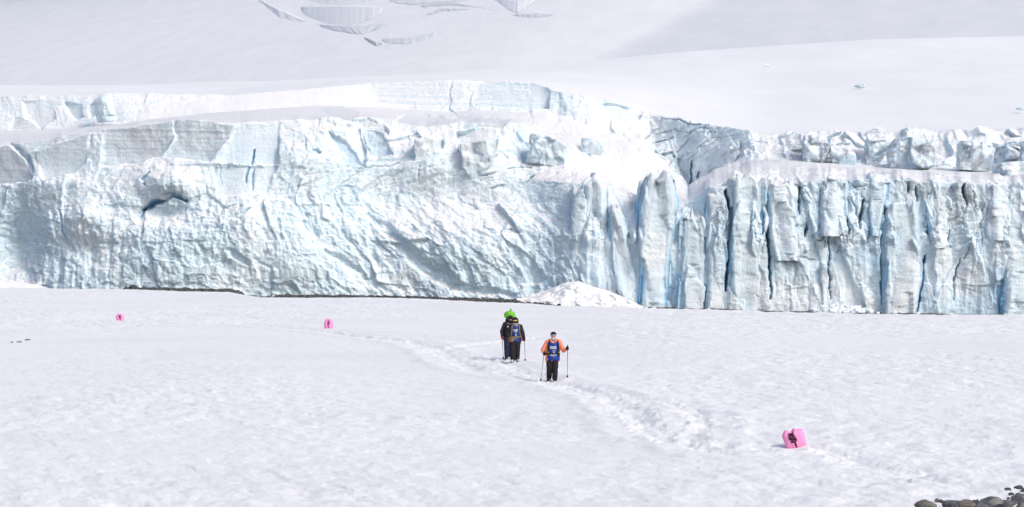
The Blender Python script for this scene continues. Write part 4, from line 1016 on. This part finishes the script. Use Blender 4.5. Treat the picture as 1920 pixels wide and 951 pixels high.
def goggles(root, hd, lens, frame=None):
    k = Kit()
    for i in range(8):
        a0, a1 = -1.15 + i * .2875, -1.15 + (i + 1) * .2875
        k.cap((hd[0] + .088 * math.sin(a0), hd[1] - .108 * math.cos(a0), hd[2] + .012), .030, (hd[0] + .088 * math.sin(a1), hd[1] - .108 * math.cos(a1), hd[2] + .012), .030, 10)
    o = k.build('goggles', lens, root)
    for e in (-1, 1): Kit().cap((hd[0] + e * .086, hd[1] - .04, hd[2] + .014), .014, (hd[0] + e * .088, hd[1] + .06, hd[2] + .014), .014, 8).build('strap', M_BLACK, o)
def gaiter(root, hd, nk, mat, high=-.035):
    k = Kit(); k.ell(hd + np.array([0, -.022, -.085 + (high + .035)]), (.084, .092, .055)); k.cap(hd + np.array([0, 0, -.11]), .082, nk + np.array([0, -.005, .0]), .092)
    return k.build('neck_gaiter', mat, root, .012, 2, .008, 9)
def hood(root, hd, nk, mat):
    v = []; f = []; nr, ns = 11, 22
    for lay, q in ((0, 1.0), (1, .88)):
        for i in range(nr):
            a = -.55 + (math.pi * .5 + .55 + .35) * i / (nr - 1)
            for j in range(ns):
                t = math.pi * (.12 + 1.76 * j / (ns - 1)) - math.pi / 2     # opening toward the camera
                R = .135 * q * max(.05, math.cos(min(a, 1.50)))
                v.append((hd[0] + R * math.sin(t - math.pi / 2 + math.pi / 2 + math.pi / 2) * 1.0, hd[1] + .02 - R * 1.1 * math.cos(t + math.pi / 2) * -1, hd[2] - .01 + .155 * q * math.sin(min(a, 1.5))))
    for lay in (0, 1):
        o_ = lay * nr * ns
        for i in range(nr - 1):
            for j in range(ns - 1): a = o_ + i * ns + j; f.append([a, a + 1, a + ns + 1, a + ns] if lay == 0 else [a, a + ns, a + ns + 1, a + 1])
    for i in range(nr - 1):
        for j in (0, ns - 1): a = i * ns + j; b = a + nr * ns; f.append([a, a + ns, b + ns, b])
    return Kit().add(v, f).build('hood', mat, root)
def backpack(foot, z0, info, label, body, strap_mat, size=(.30, .22, .52), up=0.0, cover=None, trims=None, belt=None):
    nk, hp, sh = info['neck'], info['hip'], info['sh']
    root = empty('backpack', (foot[0], foot[1], z0)); tag(root, label, 'backpack')
    c = np.array([(nk[0] + hp[0]) / 2, nk[1] + .15 + size[1] / 2, hp[2] + .06 + size[2] / 2 + up])
    k = Kit()
    for zz in (-.42, -.15, .15, .42): k.cap(c + np.array([-size[0] / 2 + .09, 0, zz * size[2]]), .10, c + np.array([size[0] / 2 - .09, 0, zz * size[2]]), .10)
    k.cap(c + np.array([0, 0, -.4 * size[2]]), .12, c + np.array([0, 0, .42 * size[2]]), .12)
    k.build('pack_body', body, root, .018, 3, .012, 11)
    for e, sd in ((0, -1), (1, 1)):
        s0 = sh[e]; k = Kit(); x = s0[0] - sd * .055
        pts = [(x, nk[1] + .13, s0[2] - .02), (x, nk[1] + .02, s0[2] + .075), (x, nk[1] - .10, s0[2] + .02), (x + sd * .01, nk[1] - .165, s0[2] - .12), (x + sd * .03, nk[1] - .160, s0[2] - .28), (x + sd * .05, nk[1] - .09, s0[2] - .42)]
        for a, b in zip(pts, pts[1:]): k.cap(a, .026, b, .026, 10)
        st = k.build('shoulder_strap', strap_mat, root, .010, 1)
        if trims:
            kk = Kit(); kk.cap((x + sd * .035, nk[1] - .185, s0[2] - .33), .035, (x + sd * .035, nk[1] - .18, s0[2] - .44), .035, 10); kk.build('strap_pocket', M_BLACK, st, .012, 1)
            Kit().cap((x + sd * .03, nk[1] - .222, s0[2] - .345), .012, (x + sd * .055, nk[1] - .212, s0[2] - .350), .010, 8).build('trim', trims, st)
    if belt:
        k = Kit(); n = 14
        for i in range(n):
            a0, a1 = math.pi * (1 + i / n), math.pi * (1 + (i + 1) / n)
            q = lambda a: (hp[0] + .235 * math.cos(a), nk[1] + .20 * math.sin(a) + .0, hp[2] + .10)
            k.cap(q(a0), .024, q(a1), .024, 8)
        k.build('hip_belt', belt, root)
    if cover:
        k = Kit(); t = c + np.array([0, -.02, .5 * size[2]])
        k.ell(t + np.array([0, 0, -.02]), (size[0] * .66, size[1] * .72, .155)); k.ell(t + np.array([-.10, 0, -.06]), (.12, .13, .11)); k.ell(t + np.array([.10, 0, -.055]), (.12, .13, .11)); k.cap(t + np.array([.03, -.02, .12]), .05, t + np.array([.035, -.03, .20]), .030)
        k.cap(t + np.array([-.17, 0, -.02]), .03, t + np.array([-.225, 0, -.005]), .012); k.cap(t + np.array([.17, 0, -.02]), .03, t + np.array([.215, 0, -.01]), .012)
        k.build('rain_cover', cover, root, .014, 2, .014, 15)
    return root

# --- the nearer walker
def foot_xy(px, py): D = Dflat(py); return ((px - 960) / F * D, D)
A = foot_xy(1036, 714); zA = snow_z(*A) - .02
JA = dict(head=(.028, -.03, 1.565), neck=(.03, .0, 1.40), shL=(-.165, .0, 1.35), shR=(.225, .0, 1.35), elL=(-.325, -.02, 1.08), elR=(.375, .0, 1.05), haL=(-.285, -.20, .955), haR=(.505, -.16, 1.14), hip=(.0, 0, .86),
          knL=(-.105, -.05, .49), knR=(.085, -.10, .48), anL=(-.115, .06, .13), anR=(.075, -.10, .105), hem=.69, hemw=.235, foot=(-1, 1))
rA, iA = person('person in an orange jacket, black trousers and black beanie walking with two poles', A, JA, dict(jacket=M_ORANGE, trousers=M_BLACK, boot=M_BLACK, glove=M_BLACK), zA)
hat(rA, iA['head'], M_BLACK, low=.045); goggles(rA, iA['head'], M_MIRROR1); gaiter(rA, iA['head'] + np.array([0, 0, -.035]), iA['neck'], M_GREY)
bib_panel(rA, (.03, 0, 1.035), .44, .62, .182, M_BLUE, marks_for(1), M_WHITE)
k = Kit(); k.cap((-.06, -.115, 1.40), .03, (-.025, -.14, 1.33), .02).cap((.12, -.105, 1.41), .032, (.08, -.14, 1.33), .02).cap((-.09, -.02, 1.43), .035, (-.06, -.115, 1.40), .03).cap((.15, -.02, 1.43), .035, (.12, -.105, 1.41), .032); k.build('collar', M_ORANGE, rA, .012, 1)
backpack(A, zA, iA, 'black backpack on the back of the person in orange', M_BLACK, M_BLACK, (.32, .2, .46), 0.0, None, M_YEL, M_BLACK)
wA = lambda p: np.array([A[0] + p[0], A[1] + p[1], zA + p[2]])
def pole_for(foot, z0, hand, tip_px, tip_dy, label, group):
    h = np.array([foot[0] + hand[0], foot[1] + hand[1] - .03, z0 + hand[2]])
    D = foot[1] + tip_dy; x = (tip_px - 960) / F * D
    trekking_pole(h, (x, D, snow_z(x, D) - .02), label, group)
pole_for(A, zA, JA['haL'], 1013.5, .1, 'slanted thin pole in the hanging hand of the person in orange', 'trekking poles')
pole_for(A, zA, JA['haR'], 1063.8, .0, 'upright thin pole in the raised hand of the person in orange', 'trekking poles')
# --- the front walker of the pair
B = foot_xy(966, 681); zB = snow_z(*B) - .02
JB = dict(head=(.0, -.06, 1.585), neck=(.01, .0, 1.42), shL=(-.17, .0, 1.375), shR=(.20, .0, 1.375), elL=(-.27, -.03, 1.09), elR=(.295, .0, 1.10), haL=(-.19, -.24, .89), haR=(.345, -.10, .875), hip=(.0, 0, .88),
          knL=(-.10, -.10, .50), knR=(.085, -.04, .50), anL=(-.085, -.10, .11), anR=(.075, .02, .125), hem=.72, hemw=.215, foot=(-1, 1))
rB, iB = person('person in dark clothes with blue bib and amber goggles, front one of the pair', B, JB, dict(jacket=M_DARK, trousers=M_BLACK, boot=M_GREY, glove=M_BLACK), zB)
hat(rB, iB['head'], M_BLACK, low=.04); goggles(rB, iB['head'], M_MIRROR2); gaiter(rB, iB['head'], iB['neck'], M_GREY); hood(rB, iB['head'], iB['neck'], M_BLACK)
bib_panel(rB, (.02, 0, 1.10), .31, .60, .178, M_BLUE, marks_for(2), M_WHITE)
backpack(B, zB, iB, 'dark backpack with khaki straps worn by the person with amber goggles', M_DARK, M_KHAKI, (.30, .2, .46), 0.02, None, None, M_KHAKI)
k = empty('hip_bag', (B[0] - .13, B[1] - .22, zB + .90)); tag(k, 'grey khaki hip bag at the waist of the person with amber goggles', 'hip bag')
Kit().cap((-.09, 0, .01), .055, (.06, .01, .0), .06).cap((-.08, 0, -.05), .05, (.02, 0, -.06), .05).build('pouch', M_KHAKI, k, .012, 2, .008, 4)
Kit().cap((-.02, -.055, -.02), .016, (-.065, -.055, -.11), .012, 8).build('red_tab', M_RED, k)
k2 = empty('pink_pouch', (B[0] + .265, B[1] + .04, zB + .93)); tag(k2, 'small pink pouch hanging behind the hip of the person with amber goggles', 'pouch')
Kit().cap((0, 0, -.07), .05, (.015, 0, .09), .045).build('pouch', M_PINKBAG, k2, .012, 2, .008, 6)
pole_for(B, zB, JB['haR'], 985, .1, 'thin pole in the right-hand glove of the person with amber goggles', 'trekking poles')
# --- the walker behind
Cc = foot_xy(953, 676); zC_ = snow_z(*Cc) - .02
JC = dict(head=(.09, .0, 1.58), neck=(.08, .05, 1.42), shL=(-.13, .05, 1.38), shR=(.27, .05, 1.38), elL=(-.255, .04, 1.09), elR=(.36, .05, 1.09), haL=(-.235, -.06, .845), haR=(.36, -.08, .87), hip=(.04, .05, .88),
          knL=(-.065, .0, .50), knR=(.13, .0, .50), anL=(-.06, .02, .12), anR=(.12, .0, .12), hem=.72, hemw=.215, foot=(-1, 1))
rC, iC = person('person in black jacket with red gloves, half hidden behind the walker with amber goggles', Cc, JC, dict(jacket=M_DARK, trousers=M_NAVY, boot=M_BLACK, glove=M_RED), zC_)
hat(rC, iC['head'], M_BLACK, low=.02); goggles(rC, iC['head'], M_BLACK); gaiter(rC, iC['head'], iC['neck'], M_BLACK)
bib_panel(rC, (.07, .05, 1.10), .34, .60, .178, M_NAVY, [(-.42, .80, .26, .085), (-.36, .72, .18, .05), (-.5, .5, .12, .03)], M_WHITE)
backpack(Cc, zC_, iC, 'tall backpack under a bright green rain cover, rising above the rear walker', M_NAVY, M_BLACK, (.34, .24, .70), .10, M_GREEN, None, M_BLACK)
pole_for(Cc, zC_, JC['haL'], 944, .1, 'thin pole in the red glove of the person at the back', 'trekking poles')

# ------------------------------------------------------------------ pink marker sacks
def sack(px, py, w_px, h_px, left, right, top, bot, tilt, label, yaw, marks, thick=.5):
    D = Dflat(py); sc_ = D / F; x, y = (px - 960) / F * D, D; W, H = w_px * sc_, h_px * sc_
    n = 31; V = []
    for lay in (-1, 1):
        for i in range(n):
            for j in range(n):
                u, v = j / (n - 1), i / (n - 1)
                L, R = np.interp(v, *zip(*left)), np.interp(v, *zip(*right)); T, Bt = np.interp(u, *zip(*top)), np.interp(u, *zip(*bot))
                X = (L + (R - L) * u - .5) * W; Z = (Bt + (T - Bt) * v) * H
                puff = (max(0, 1 - (2 * u - 1) ** 4) ** .55) * (max(0, 1 - abs(2 * v - 1) ** 3.2) ** .5) * (1.1 - .35 * v)
                wr = .05 * W * float(0)
                V.append((X, lay * puff * W * thick * .5, Z))
    V = np.array(V)
    V[:, 1] += np.sign(V[:, 1]) * W * .045 * np.where(np.abs(V[:, 1]) > W * .05, ridged(V[:, 0] / W * 2.2 + px, V[:, 1] * 0, V[:, 2] / W * 1.6, 3, int(px)) - .3, 0)
    f = grid_faces(n, n); f2 = grid_faces(n, n)[:, ::-1] + n * n
    root = empty('marker_sack', (x, y, snow_z(x, y) - .025), yaw); root.rotation_euler = (0, tilt, yaw); tag(root, label, 'sack', 'pink marker sacks on the snow')
    o = mesh_obj('sack_body', V, np.concatenate([f, f2]), M_PINKBAG, root)
    # printed lettering, laid on the front skin
    Vf = V[:n * n].reshape(n, n, 3); k = Kit()
    def skin(u, v):
        a, b = u * (n - 1), v * (n - 1); i, j = int(min(b, n - 2)), int(min(a, n - 2)); fa, fb = a - j, b - i
        return Vf[i, j] * (1 - fa) * (1 - fb) + Vf[i, j + 1] * fa * (1 - fb) + Vf[i + 1, j] * (1 - fa) * fb + Vf[i + 1, j + 1] * fa * fb
    for (u0, v0, u1, v1, w) in marks:
        a, b = skin(u0, v0), skin(u1, v1); a[1] -= .004; b[1] -= .004
        k.cap(a, w * W, b, w * W, 6)
    tag(k.build('lettering', M_INK, root), kind='stuff')
    return root
def sack_marks(u0, seed, lean=.0, wide=1.0, top=.88):
    """upright column of tight black strokes: a close double line above, one thin line below"""
    r = random.Random(seed); m = []
    v = top
    while v > .40:
        c = u0 + lean * (top - v)
        for q in (-.055, 0, .055):
            if r.random() < .88:
                a = r.uniform(.025, .05) * wide; m.append((c + q * wide - a, v + r.uniform(-.015, .015), c + q * wide + a * .6, v + r.uniform(-.03, .03), .016))
        m.append((c + r.choice((-.07, .07)) * wide, v, c + r.choice((-.07, .05)) * wide, v - .05, .014)); v -= .052
    while v > .05:
        c = u0 + lean * (top - v); a = r.uniform(.02, .04); m.append((c - a, v, c + a, v - .01, .016)); m.append((c, v, c + .005, v - .04, .013)); v -= .045
    v = .55
    while v > .06:
        c = u0 - .09 * wide + lean * (top - v); m.append((c - .008, v, c + .008, v - .012, .006)); v -= .035
    return m
flat0 = [(0, 0), (1, 0)]
sack(1491, 840, 46, 37, [(0, .17), (.45, .07), (.72, .0), (1, .12)], [(0, 1.0), (.6, .95), (1, .88)], [(0, .95), (.12, .98), (.22, .90), (.38, .86), (.50, 1.02), (.58, 1.03), (.66, .98), (1, .97)], [(0, -.02), (.4, 0), (.7, .02), (1, .10)], -.10,
     'large pink sack with black lettering and notched top on the near snow', .12, sack_marks(.37, 1, .10, 1.7))
sack(616, 618.5, 17.5, 19, [(0, .04), (.6, .0), (1, .14)], [(0, 1.0), (.7, .98), (1, .84)], [(0, .86), (.2, .97), (.55, 1.02), (.8, .97), (1, .84)], flat0, .0,
     'dome-shaped upright pink sack with black lettering, left of the walkers', 0, sack_marks(.50, 2, .0, 1.4, .82))
sack(224, 604.5, 16, 14.5, [(0, .14), (.6, .02), (1, .04)], [(0, 1.0), (.7, .94), (1, .88)], [(0, .84), (.3, .96), (.6, 1.0), (1, .95)], [(0, -.04), (.5, .03), (1, .0)], .12,
     'small pink sack leaning to one side, farthest left on the snow', .1, sack_marks(.46, 3, .12, 1.5, .80))
